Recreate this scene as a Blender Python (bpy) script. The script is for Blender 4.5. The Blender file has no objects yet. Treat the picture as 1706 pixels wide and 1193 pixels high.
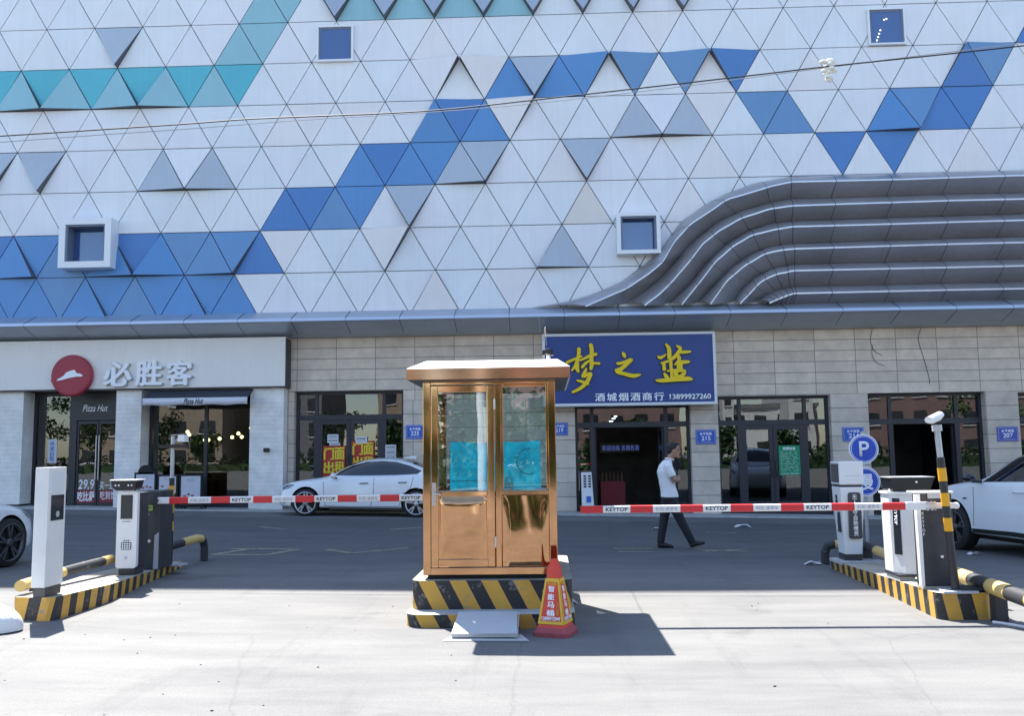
import bpy, bmesh, math, random
from mathutils import Vector, Matrix
from mathutils.bvhtree import BVHTree
random.seed(7)
R = math.radians
SC = bpy.context.scene
COL = SC.collection

# ------------------------------------------------------------------ camera
cam_d = bpy.data.cameras.new("camera")
cam = bpy.data.objects.new("camera", cam_d)
COL.objects.link(cam)
cam_d.sensor_fit = 'HORIZONTAL'
cam_d.sensor_width = 36.0
cam_d.lens = 1500.0 / 1706.0 * 36.0
cam_d.clip_start = 0.1
cam_d.clip_end = 2000
_yaw, _pit, _rol = 0.0352387, R(6.0), -0.0131276
_f = Vector((-math.sin(_yaw) * math.cos(_pit), math.cos(_yaw) * math.cos(_pit), math.sin(_pit)))
_r = Vector((math.cos(_yaw), math.sin(_yaw), 0))
_u = _r.cross(_f)
_r, _u = _r * math.cos(_rol) + _u * math.sin(_rol), -_r * math.sin(_rol) + _u * math.cos(_rol)
_m = Matrix((_r, _u, -_f)).transposed().to_4x4()
_m.translation = (0, 0, 1.6)
cam.matrix_world = _m
SC.camera = cam

# ------------------------------------------------------------------ sky, sun, exposure
SUN = Vector((0.31, -0.527, -1.0)).normalized()
wd = bpy.data.worlds.new("World")
SC.world = wd
wd.use_nodes = True
nt = wd.node_tree
nt.nodes.clear()
_o = nt.nodes.new("ShaderNodeOutputWorld")
_b = nt.nodes.new("ShaderNodeBackground")
_s = nt.nodes.new("ShaderNodeTexSky")
_s.sky_type = 'NISHITA'
_s.sun_disc = False
_s.sun_elevation = math.asin(-SUN.z)
_s.sun_rotation = math.atan2(-SUN.x, -SUN.y)
_s.air_density = 1.0
_s.dust_density = 0.5
_b.inputs[1].default_value = 0.125
nt.links.new(_s.outputs[0], _b.inputs[0])
nt.links.new(_b.outputs[0], _o.inputs[0])
sun_d = bpy.data.lights.new("sun", 'SUN')
sun_d.energy = 5.0
sun_d.angle = R(0.5)
sun_d.color = (1.0, 0.96, 0.9)
sun = bpy.data.objects.new("sun", sun_d)
COL.objects.link(sun)
sun.rotation_euler = SUN.to_track_quat('-Z', 'Y').to_euler()
sun.location = (-8, 14, 26)
SC.view_settings.view_transform = 'Standard'
SC.view_settings.look = 'None'
SC.view_settings.gamma = 1.0
SC.view_settings.exposure = 1.6
SC.cycles.max_bounces = 8
SC.cycles.transparent_max_bounces = 12
SC.cycles.caustics_reflective = False
SC.cycles.caustics_refractive = False
SC.cycles.sample_clamp_indirect = 6.0

# ------------------------------------------------------------------ materials
MAT = {}
def nodes_of(m):
    m.use_nodes = True
    n = m.node_tree
    return n, n.nodes["Principled BSDF"]

def pbr(name, col, rough=0.6, metal=0.0, var=0.0, vscale=3.0, bump=0.0, bscale=20.0, spec=0.5, emit=None, es=0.0, coat=0.0, detail=6.0, streak=0.0):
    m = bpy.data.materials.new(name)
    n, p = nodes_of(m)
    p.inputs['Base Color'].default_value = (*col, 1)
    p.inputs['Roughness'].default_value = rough
    p.inputs['Metallic'].default_value = metal
    p.inputs['Specular IOR Level'].default_value = spec
    p.inputs['Coat Weight'].default_value = coat
    p.inputs['Coat Roughness'].default_value = 0.04
    if emit:
        p.inputs['Emission Color'].default_value = (*emit, 1)
        p.inputs['Emission Strength'].default_value = es
    if var or bump:
        tc = n.nodes.new("ShaderNodeTexCoord")
    if var:
        t = n.nodes.new("ShaderNodeTexNoise")
        t.inputs['Scale'].default_value = vscale
        t.inputs['Detail'].default_value = detail
        t.inputs['Roughness'].default_value = 0.65
        n.links.new(tc.outputs['Object'], t.inputs['Vector'])
        rp = n.nodes.new("ShaderNodeValToRGB")
        rp.color_ramp.elements[0].position = 0.28
        rp.color_ramp.elements[1].position = 0.72
        rp.color_ramp.elements[0].color = (*[max(0, c * (1 - var)) for c in col], 1)
        rp.color_ramp.elements[1].color = (*[min(1, c * (1 + var)) for c in col], 1)
        n.links.new(t.outputs['Fac'], rp.inputs[0])
        last = rp.outputs[0]
        if streak:      # rain runs and dust
            mp = n.nodes.new("ShaderNodeMapping"); mp.inputs['Scale'].default_value = (5, 5, .22)
            t3 = n.nodes.new("ShaderNodeTexNoise"); t3.inputs['Scale'].default_value = 2.0; t3.inputs['Detail'].default_value = 7; t3.inputs['Roughness'].default_value = .7
            n.links.new(tc.outputs['Object'], mp.inputs[0]); n.links.new(mp.outputs[0], t3.inputs['Vector'])
            mr = n.nodes.new("ShaderNodeMapRange"); mr.inputs[1].default_value = .3; mr.inputs[2].default_value = .62
            mr.inputs[3].default_value = 1 - streak; mr.inputs[4].default_value = 1.0
            n.links.new(t3.outputs['Fac'], mr.inputs[0])
            mu = n.nodes.new("ShaderNodeMix"); mu.data_type = 'RGBA'; mu.blend_type = 'MULTIPLY'; mu.inputs[0].default_value = 1
            n.links.new(last, mu.inputs[6]); n.links.new(mr.outputs[0], mu.inputs[7]); last = mu.outputs[2]
        n.links.new(last, p.inputs['Base Color'])
    if bump:
        t2 = n.nodes.new("ShaderNodeTexNoise")
        t2.inputs['Scale'].default_value = bscale
        t2.inputs['Detail'].default_value = 3
        n.links.new(tc.outputs['Object'], t2.inputs['Vector'])
        b = n.nodes.new("ShaderNodeBump")
        b.inputs['Strength'].default_value = bump
        b.inputs['Distance'].default_value = 0.02
        n.links.new(t2.outputs['Fac'], b.inputs['Height'])
        n.links.new(b.outputs[0], p.inputs['Normal'])
    MAT[name] = m
    return m

def glass(name, tint, refl=0.10, k=1.0, wob=0.02, wscale=1.2, grim=0.0):
    m = bpy.data.materials.new(name)
    m.use_nodes = True
    n = m.node_tree
    n.nodes.clear()
    out = n.nodes.new("ShaderNodeOutputMaterial")
    mix = n.nodes.new("ShaderNodeMixShader")
    tr = n.nodes.new("ShaderNodeBsdfTransparent")
    gl = n.nodes.new("ShaderNodeBsdfGlossy")
    lw = n.nodes.new("ShaderNodeLayerWeight")
    fr = n.nodes.new("ShaderNodeMath")
    ma = n.nodes.new("ShaderNodeMath")
    tr.inputs[0].default_value = (*tint, 1)
    gl.inputs[0].default_value = (0.95, 0.97, 1, 1)
    gl.inputs['Roughness'].default_value = 0.0
    fr.operation = 'POWER'; fr.inputs[1].default_value = 5.0
    n.links.new(lw.outputs['Facing'], fr.inputs[0])
    ma.operation = 'MULTIPLY_ADD'
    ma.use_clamp = True
    ma.inputs[1].default_value = k
    ma.inputs[2].default_value = refl + .04
    tc = n.nodes.new("ShaderNodeTexCoord")
    no = n.nodes.new("ShaderNodeTexNoise")
    no.inputs['Scale'].default_value = wscale
    no.inputs['Detail'].default_value = 1.5
    bu = n.nodes.new("ShaderNodeBump")
    bu.inputs['Strength'].default_value = wob
    bu.inputs['Distance'].default_value = 0.3
    n.links.new(tc.outputs['Object'], no.inputs['Vector'])
    n.links.new(no.outputs['Fac'], bu.inputs['Height'])
    n.links.new(bu.outputs[0], gl.inputs['Normal'])
    n.links.new(fr.outputs[0], ma.inputs[0])
    n.links.new(ma.outputs[0], mix.inputs[0])
    n.links.new(tr.outputs[0], mix.inputs[1])
    n.links.new(gl.outputs[0], mix.inputs[2])
    n.links.new(mix.outputs[0], out.inputs[0])
    MAT[name] = m
    return m

def tiles(name, col, joint, bw, bh, ox=0.0, oz=0.0, msize=0.007, var=0.1, rough=0.6):
    m = bpy.data.materials.new(name)
    n, p = nodes_of(m)
    p.inputs['Roughness'].default_value = rough
    tc = n.nodes.new("ShaderNodeTexCoord")
    sp = n.nodes.new("ShaderNodeSeparateXYZ")
    cb = n.nodes.new("ShaderNodeCombineXYZ")
    ax = n.nodes.new("ShaderNodeMath"); ax.operation = 'ADD'
    ay = n.nodes.new("ShaderNodeMath"); ay.operation = 'ADD'
    a2 = n.nodes.new("ShaderNodeMath"); a2.operation = 'ADD'; a2.inputs[1].default_value = 100 * bw - ox
    ay.inputs[1].default_value = 100 * bh - oz
    n.links.new(tc.outputs['Object'], sp.inputs[0])
    n.links.new(sp.outputs[0], ax.inputs[0]); n.links.new(sp.outputs[1], ax.inputs[1])
    n.links.new(ax.outputs[0], a2.inputs[0])
    n.links.new(sp.outputs[2], ay.inputs[0])
    n.links.new(a2.outputs[0], cb.inputs[0]); n.links.new(ay.outputs[0], cb.inputs[1])
    br = n.nodes.new("ShaderNodeTexBrick")
    br.offset = 0.0
    br.inputs['Scale'].default_value = 1.0
    br.inputs['Brick Width'].default_value = bw
    br.inputs['Row Height'].default_value = bh
    br.inputs['Mortar Size'].default_value = msize
    br.inputs['Mortar Smooth'].default_value = 0.0
    br.inputs['Color1'].default_value = (*[c * (1 - var) for c in col], 1)
    br.inputs['Color2'].default_value = (*[c * (1 + var) for c in col], 1)
    br.inputs['Mortar'].default_value = (*joint, 1)
    n.links.new(cb.outputs[0], br.inputs['Vector'])
    ns = n.nodes.new("ShaderNodeTexNoise")
    ns.inputs['Scale'].default_value = 2.2
    ns.inputs['Detail'].default_value = 8
    ns.inputs['Roughness'].default_value = 0.7
    n.links.new(tc.outputs['Object'], ns.inputs['Vector'])
    mr = n.nodes.new("ShaderNodeMapRange")
    mr.inputs[1].default_value = 0.3; mr.inputs[2].default_value = 0.7
    mr.inputs[3].default_value = 0.80; mr.inputs[4].default_value = 1.14
    n.links.new(ns.outputs['Fac'], mr.inputs[0])
    mu = n.nodes.new("ShaderNodeMix"); mu.data_type = 'RGBA'; mu.blend_type = 'MULTIPLY'
    mu.inputs[0].default_value = 1.0
    n.links.new(br.outputs['Color'], mu.inputs[6])
    n.links.new(mr.outputs[0], mu.inputs[7])
    n.links.new(mu.outputs[2], p.inputs['Base Color'])
    bu = n.nodes.new("ShaderNodeBump"); bu.inputs['Strength'].default_value = 0.6; bu.inputs['Distance'].default_value = 0.01
    bu.invert = True
    n.links.new(br.outputs['Fac'], bu.inputs['Height'])
    n.links.new(bu.outputs[0], p.inputs['Normal'])
    MAT[name] = m
    return m

def worn(name, col, under, amount=0.38, scale=9.0, rough=0.6):
    """paint worn through to what is under it"""
    m = bpy.data.materials.new(name)
    n, p = nodes_of(m)
    p.inputs['Roughness'].default_value = rough
    tc = n.nodes.new("ShaderNodeTexCoord")
    t = n.nodes.new("ShaderNodeTexNoise"); t.inputs['Scale'].default_value = scale
    t.inputs['Detail'].default_value = 8; t.inputs['Roughness'].default_value = 0.75
    n.links.new(tc.outputs['Object'], t.inputs['Vector'])
    rp = n.nodes.new("ShaderNodeValToRGB")
    rp.color_ramp.elements[0].position = amount - 0.03
    rp.color_ramp.elements[1].position = amount + 0.03
    rp.color_ramp.elements[0].color = (*under, 1)
    rp.color_ramp.elements[1].color = (*col, 1)
    n.links.new(t.outputs['Fac'], rp.inputs[0])
    t2 = n.nodes.new("ShaderNodeTexNoise"); t2.inputs['Scale'].default_value = 3
    t2.inputs['Detail'].default_value = 6
    n.links.new(tc.outputs['Object'], t2.inputs['Vector'])
    mr = n.nodes.new("ShaderNodeMapRange"); mr.inputs[3].default_value = 0.7; mr.inputs[4].default_value = 1.25
    n.links.new(t2.outputs['Fac'], mr.inputs[0])
    mu = n.nodes.new("ShaderNodeMix"); mu.data_type = 'RGBA'; mu.blend_type = 'MULTIPLY'; mu.inputs[0].default_value = 1
    n.links.new(rp.outputs[0], mu.inputs[6]); n.links.new(mr.outputs[0], mu.inputs[7])
    n.links.new(mu.outputs[2], p.inputs['Base Color'])
    MAT[name] = m
    return m

# cladding
W = 0.78
pbr('panel_white', (.79, .80, .815), .40, var=.05, vscale=.7, bump=.06, bscale=1.3, streak=.055)
pbr('panel_cool', (.75, .785, .815), .44, var=.06, vscale=.7, bump=.06, bscale=1.3, streak=.055)
pbr('panel_lilac', (.785, .78, .815), .40, var=.05, vscale=.7, bump=.06, bscale=1.3, streak=.055)
pbr('panel_pink', (.80, .77, .77), .42, var=.05, vscale=.7, streak=.05)
pbr('panel_beige', (.72, .67, .62), .45, var=.05, vscale=.7)
pbr('panel_grey', (.44, .50, .57), .4, var=.05, vscale=.7, bump=.05, bscale=1.3, streak=.055)  # grey put into the colour to deepen the shade of tilted panels
pbr('panel_dgrey', (.36, .42, .52), .4, var=.05, vscale=.7, bump=.05, bscale=1.3, streak=.055)  # deeper grey, shade of the tilted top row put into the colour
pbr('panel_blue', (.10, .27, .56), .4, var=.05, vscale=.7, bump=.05, bscale=1.3, streak=.055)
pbr('panel_blue2', (.075, .215, .51), .4, var=.05, vscale=.7, bump=.05, bscale=1.3, streak=.055)
pbr('panel_blue3', (.14, .29, .52), .4, var=.05, vscale=.7, bump=.05, bscale=1.3, streak=.055)
pbr('panel_teal', (.10, .47, .56), .4, var=.05, vscale=.7, bump=.05, bscale=1.3, streak=.055)
pbr('panel_teal2', (.29, .52, .58), .4, var=.05, vscale=.7, bump=.05, bscale=1.3, streak=.055)  # paler teal, some of the sun's flare is put into the colour
pbr('joint_dark', (.13, .14, .165), .8)
pbr('frame_white', (.78, .80, .82), .4)
pbr('canopy_metal', (.40, .45, .52), .36, metal=.4, var=.10, vscale=1.2)
pbr('louvre_metal', (.42, .41, .43), .30, metal=.55, var=.13, vscale=.9, streak=.12)
pbr('highlight_metal', (.62, .64, .68), .3, metal=.7)  # lighter metal that puts the nose's highlight into the colour
pbr('seam', (.03, .03, .035), .8)
tiles('stone_header', (.70, .58, .465), (.19, .155, .12), 1.06, .288, .23, 3.02)
tiles('stone_pier', (.61, .525, .44), (.16, .135, .11), 3.0, .372, .0, .05)
tiles('pizza_wall', (.82, .79, .755), (.72, .70, .67), 40.0, .115, 0, 0, .0035, .02, .5)
pbr('pizza_fascia', (.84, .79, .735), .5, var=.03, vscale=.8, streak=.05)
pbr('dark_frame', (.022, .025, .034), .4)
pbr('box_reveal', (.16, .20, .28), .6)
pbr('dark_reveal', (.05, .055, .062), .6)
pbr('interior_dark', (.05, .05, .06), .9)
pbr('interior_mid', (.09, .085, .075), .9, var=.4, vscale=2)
pbr('interior_wood', (.14, .09, .05), .8, var=.3, vscale=2)
pbr('interior_floor', (.10, .10, .10), .4)
glass('shop_glass', (.50, .54, .54), .045, 1.0, .006, .9)
glass('door_glass', (.48, .52, .54), .055, 1.0, .006, 1.1)
glass('box_glass', (.8, .86, .95), .03, 1.0, .003, .8)
glass('booth_glass', (.92, .96, .95), .08, 1.0, .01, 1.0)
glass('car_glass', (.02, .022, .026), .05, 1.0, .0)
pbr('room_blue', (.075, .165, .34), .8)
# ground
worn('yellow_stripe', (.60, .33, .05), (.30, .26, .2), .41, 9)
worn('yellow_rail', (.62, .44, .15), (.36, .34, .30), .40, 7)
worn('black_stripe', (.022, .022, .024), (.16, .15, .14), .40, 9)
worn('black_rail', (.03, .032, .036), (.22, .21, .2), .35, 6)
pbr('yellow_tape', (.75, .36, .01), .5)
pbr('black_tape', (.02, .02, .022), .5)
pbr('island_top', (.36, .33, .27), .9, var=.2, vscale=4, bump=.3, bscale=40)
pbr('plinth_side', (.42, .42, .41), .9, var=.2, vscale=5, bump=.2, bscale=40)
# objects
pbr('white_paint', (.72, .72, .715), .35, var=.06, vscale=3, streak=.05)
pbr('white_gloss', (.78, .78, .78), .22, var=.03, vscale=2)
pbr('grey_paint', (.42, .43, .45), .4, var=.06, vscale=4)
pbr('charcoal', (.038, .04, .047), .42, var=.3, vscale=5, detail=10)
pbr('black_plastic', (.012, .012, .014), .35)
pbr('black_matt', (.015, .015, .016), .8)
pbr('screen', (.03, .035, .04), .12)
pbr('steel', (.55, .56, .58), .32, metal=.85, var=.1, vscale=6)
pbr('steel_pole', (.40, .42, .45), .4, metal=.5, var=.12, vscale=6)
pbr('arm_white', (.78, .78, .78), .35)
pbr('arm_red', (.62, .025, .03), .35)
pbr('ink', (.02, .02, .025), .6)
pbr('ink_faint', (.42, .41, .42), .6)
pbr('text_white', (.90, .90, .92), .5)
pbr('text_grey', (.5, .52, .56), .5)
pbr('green_label', (.45, .62, .04), .5)
pbr('rose_gold', (.57, .325, .175), .07, metal=1.0, bump=.05, bscale=2.0, var=.16, vscale=5, detail=9)
pbr('rose_gold_roof', (.60, .37, .25), .1, metal=1.0, var=.05, vscale=2)
pbr('roof_skin', (.78, .70, .64), .5, var=.03)
pbr('rose_dented', (.72, .40, .22), .20, metal=1.0, bump=.55, bscale=1.6, var=.04, vscale=1.5)
pbr('blue_line', (.10, .55, .70), .4)
pbr('cone_red', (.68, .055, .03), .45, var=.15, vscale=8)
pbr('cone_base', (.33, .06, .07), .65, var=.25, vscale=12)
pbr('cone_yellow', (.75, .48, .03), .5)
pbr('board_white', (.50, .50, .50), .7, var=.06, vscale=5)
pbr('paper', (.62, .64, .66), .8)
pbr('poster_red', (.42, .025, .02), .6, var=.1, vscale=8)
pbr('poster_yellow', (.72, .60, .03), .6)
pbr('notice_green', (.0, .26, .12), .5)
pbr('plate_blue', (.02, .10, .50), .4)
pbr('plate_purple', (.06, .09, .42), .4)
pbr('sign_blue', (.008, .045, .22), .35, var=.06, vscale=1)
pbr('sign_yellow', (.86, .60, .0), .4)
pbr('sign_shadow_edge', (.05, .035, .01), .6)  # dark edge behind the strokes, their shadow put into the colour
pbr('sign_frame', (.72, .72, .71), .4)
pbr('road_blue', (.01, .07, .48), .4)
pbr('logo_red', (.36, .028, .05), .45, var=.06, vscale=3)
pbr('awning_dark', (.035, .04, .055), .8)
pbr('awning_white', (.62, .62, .66), .8)
pbr('menu_paper', (.56, .55, .62), .7, var=.12, vscale=9)
pbr('menu_food', (.35, .12, .10), .7, var=.7, vscale=30)
pbr('decal_red', (.30, .03, .045), .6)
pbr('lamp_glow', (1, .85, .45), .5, emit=(1.0, .78, .36), es=4.0)
pbr('lamp_cool', (1, 1, 1), .5, emit=(.95, .97, 1.0), es=5.0)
pbr('cable', (.012, .012, .013), .6)
pbr('cable_white', (.3, .3, .32), .6)
pbr('plastic_bag', (.80, .78, .70), .6, spec=.3)
pbr('sack', (.72, .72, .73), .8, bump=.3, bscale=30)
pbr('litter_stone', (.16, .15, .14), .9)
pbr('litter_white', (.6, .6, .6), .8)
pbr('car_white', (.80, .805, .81), .28, coat=1.0)
pbr('car_suv', (.76, .79, .82), .28, coat=1.0)
pbr('car_black', (.012, .013, .016), .25, coat=.5)
pbr('car_trim', (.02, .021, .024), .6)
pbr('car_arch', (.008, .008, .009), .9)
pbr('tyre', (.018, .018, .019), .85)
pbr('rim_silver', (.62, .63, .65), .28, metal=.8)
pbr('rim_dark', (.10, .105, .115), .4, metal=.6)
pbr('lamp_lens', (.25, .27, .3), .1, metal=.5)
pbr('chrome', (.7, .71, .73), .15, metal=1)
pbr('skin', (.36, .20, .135), .55)
pbr('hair', (.010, .009, .009), .6)
pbr('shirt', (.74, .75, .77), .8, bump=.8, bscale=9)
pbr('trousers', (.013, .014, .02), .8, bump=.3, bscale=14)
pbr('shoe', (.012, .012, .014), .5)
# the street behind the viewer
pbr('brick_pink', (.25, .16, .145), .8, var=.1, vscale=.4)
pbr('wall_peach', (.36, .28, .20), .8, var=.06, vscale=.4)
pbr('wall_white', (.68, .68, .67), .8, var=.05, vscale=.4)
pbr('wall_grey', (.2, .195, .21), .8, var=.08, vscale=.4)
pbr('window_dark', (.03, .035, .045), .15)
pbr('roof_grey', (.2, .2, .2), .8)
pbr('bark', (.16, .13, .10), .9, var=.3, vscale=5)
pbr('leaf', (.035, .075, .022), .6, var=.5, vscale=.9)
pbr('leaf_light', (.07, .13, .035), .6, var=.4, vscale=.9)

# sheet that lets the light behind it through
def translucent(name, col):
    m = bpy.data.materials.new(name); n, p = nodes_of(m)
    p.inputs['Base Color'].default_value = (*col, 1); p.inputs['Roughness'].default_value = .5
    t = n.nodes.new("ShaderNodeBsdfTranslucent"); t.inputs[0].default_value = (*[min(1, c * 1.25) for c in col], 1)
    tc = n.nodes.new("ShaderNodeTexCoord"); no = n.nodes.new("ShaderNodeTexNoise"); no.inputs['Scale'].default_value = 5; no.inputs['Detail'].default_value = 9; no.inputs['Roughness'].default_value = .7
    rp = n.nodes.new("ShaderNodeValToRGB"); rp.color_ramp.elements[0].position = .3; rp.color_ramp.elements[1].position = .7
    rp.color_ramp.elements[0].color = (*[c * .62 for c in col], 1); rp.color_ramp.elements[1].color = (*[min(1, c * 1.4) for c in col], 1)
    n.links.new(tc.outputs['Object'], no.inputs['Vector']); n.links.new(no.outputs['Fac'], rp.inputs[0])
    n.links.new(rp.outputs[0], t.inputs[0]); n.links.new(rp.outputs[0], p.inputs['Base Color'])
    x = n.nodes.new("ShaderNodeMixShader"); x.inputs[0].default_value = .82
    o = n.nodes["Material Output"]
    n.links.new(p.outputs[0], x.inputs[1]); n.links.new(t.outputs[0], x.inputs[2]); n.links.new(x.outputs[0], o.inputs[0])
    MAT[name] = m
translucent('blue_film', (.012, .25, .42))

# ------------------------------------------------------------------ mesh building
class MB:
    def __init__(s):
        s.v = []; s.f = []; s.mi = []; s.sm = []; s.mats = []
    def m(s, name):
        if name not in s.mats: s.mats.append(name)
        return s.mats.index(name)
    def add(s, vs, fs, mat, smooth=False):
        o = len(s.v); k = s.m(mat)
        s.v += [tuple(v) for v in vs]
        for f in fs:
            s.f.append([i + o for i in f]); s.mi.append(k); s.sm.append(smooth)
        return s
    def box(s, x0, x1, y0, y1, z0, z1, mat, rz=0.0, piv=None):
        vs = [(x, y, z) for z in (z0, z1) for y in (y0, y1) for x in (x0, x1)]
        if rz:
            c, sn = math.cos(rz), math.sin(rz)
            px, py = piv or ((x0 + x1) / 2, (y0 + y1) / 2)
            vs = [(px + (x - px) * c - (y - py) * sn, py + (x - px) * sn + (y - py) * c, z) for x, y, z in vs]
        return s.add(vs, [(0, 2, 3, 1), (4, 5, 7, 6), (0, 1, 5, 4), (2, 6, 7, 3), (0, 4, 6, 2), (1, 3, 7, 5)], mat)
    def prism(s, poly, y0, y1, mat, axis='y', smooth=False):
        """poly in the plane across the axis: (x,z) for y, (y,z) for x, (x,y) for z"""
        def P(a, b, t):
            return (a, t, b) if axis == 'y' else (t, a, b) if axis == 'x' else (a, b, t)
        n = len(poly)
        vs = [P(a, b, y0) for a, b in poly] + [P(a, b, y1) for a, b in poly]
        fs = [tuple(range(n)), tuple(range(2 * n - 1, n - 1, -1))]
        o = len(s.v); k = s.m(mat)
        s.add(vs, fs, mat)
        s.add(vs, [(i, i + n, (i + 1) % n + n, (i + 1) % n) for i in range(n)], mat, smooth)
        return s
    def tube(s, pts, rad, mat, seg=10, cap=True, smooth=True, ry=None):
        pts = [Vector(p) for p in pts]
        n = len(pts)
        rs = rad if isinstance(rad, (list, tuple)) else [rad] * n
        rys = ry if isinstance(ry, (list, tuple)) else ([ry] * n if ry else rs)
        vs = []; prev = None
        for i, p in enumerate(pts):
            d = (pts[min(i + 1, n - 1)] - pts[max(i - 1, 0)]).normalized()
            if prev is None:
                a = Vector((0, 0, 1)) if abs(d.z) < .9 else Vector((1, 0, 0))
                u = a.cross(d).normalized()
            else:
                u = (prev - d * prev.dot(d)).normalized()
            prev = u
            w = d.cross(u)
            for k in range(seg):
                t = 2 * math.pi * k / seg
                vs.append(p + u * (rs[i] * math.cos(t)) + w * (rys[i] * math.sin(t)))
        fs = []
        for i in range(n - 1):
            for k in range(seg):
                a = i * seg + k; b = i * seg + (k + 1) % seg
                fs.append((a, b, b + seg, a + seg))
        s.add(vs, fs, mat, smooth)
        if cap:
            o = len(vs)
            s.add(vs[:seg], [tuple(range(seg - 1, -1, -1))], mat)
            s.add(vs[-seg:], [tuple(range(seg))], mat)
        return s
    def lathe(s, prof, cx, cy, mat, seg=24, axis='z', cz=0.0, smooth=True, cap=True):
        """prof: (radius, height) along the axis"""
        vs = []
        for r, h in prof:
            for k in range(seg):
                t = 2 * math.pi * k / seg
                a, b = r * math.cos(t), r * math.sin(t)
                vs.append((cx + a, cy + b, cz + h) if axis == 'z' else (cx + a, cy + h, cz + b) if axis == 'y' else (cx + h, cy + a, cz + b))
        fs = []
        for i in range(len(prof) - 1):
            for k in range(seg):
                a = i * seg + k; b = i * seg + (k + 1) % seg
                fs.append((a, b, b + seg, a + seg))
        s.add(vs, fs, mat, smooth)
        if cap:
            s.add(vs[:seg], [tuple(range(seg - 1, -1, -1))], mat)
            s.add(vs[-seg:], [tuple(range(seg))], mat)
        return s
    def sphere(s, c, r, mat, seg=12, rings=8, sc=(1, 1, 1)):
        vs = [(c[0], c[1], c[2] + r * sc[2])]
        for i in range(1, rings):
            ph = math.pi * i / rings
            for k in range(seg):
                t = 2 * math.pi * k / seg
                vs.append((c[0] + r * sc[0] * math.sin(ph) * math.cos(t), c[1] + r * sc[1] * math.sin(ph) * math.sin(t), c[2] + r * sc[2] * math.cos(ph)))
        vs.append((c[0], c[1], c[2] - r * sc[2]))
        fs = [(0, 1 + k, 1 + (k + 1) % seg) for k in range(seg)]
        for i in range(rings - 2):
            for k in range(seg):
                a = 1 + i * seg + k; b = 1 + i * seg + (k + 1) % seg
                fs.append((a, a + seg, b + seg, b))
        l = len(vs) - 1; o = 1 + (rings - 2) * seg
        fs += [(l, o + (k + 1) % seg, o + k) for k in range(seg)]
        return s.add(vs, fs, mat, True)
    def build(s, name, parent=None, bevel=0.0, org=None, fix=True, subsurf=0):
        me = bpy.data.meshes.new(name)
        if org is None and parent is not None and 'wc' in parent: org = parent.location
        ox, oy, oz = org if org is not None else (0, 0, 0)
        me.from_pydata([(x - ox, y - oy, z - oz) for x, y, z in s.v], [], s.f)
        for mn in s.mats: me.materials.append(MAT[mn])
        me.polygons.foreach_set('material_index', s.mi)
        me.polygons.foreach_set('use_smooth', s.sm)
        if fix:
            bm = bmesh.new(); bm.from_mesh(me)
            bmesh.ops.recalc_face_normals(bm, faces=bm.faces)
            bm.to_mesh(me); bm.free()
        me.update()
        o = bpy.data.objects.new(name, me)
        COL.objects.link(o)
        if parent is not None: o.parent = parent
        if bevel:
            b = o.modifiers.new('bevel', 'BEVEL'); b.width = bevel; b.segments = 2
            b.limit_method = 'ANGLE'; b.angle_limit = R(40)
        if subsurf:
            q = o.modifiers.new('sub', 'SUBSURF'); q.levels = subsurf; q.render_levels = subsurf
        return o

def tag(o, label, cat, group=None, kind=None):
    if label: o['label'] = label
    if cat: o['category'] = cat
    if group: o['group'] = group
    if kind: o['kind'] = kind
    return o

def thing(name, label, cat, loc=(0, 0, 0), rz=0.0, group=None, world=True):
    """an Empty at the thing's base; with world=True its parts are written in world metres"""
    o = bpy.data.objects.new(name, None)
    COL.objects.link(o)
    o.location = loc
    if rz: o.rotation_euler.z = rz
    o.empty_display_size = 0.2
    if world: o['wc'] = 1
    return tag(o, label, cat, group)

def structure(name, mb, **k):
    o = mb.build(name, **k)
    o['kind'] = 'structure'
    return o

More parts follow.
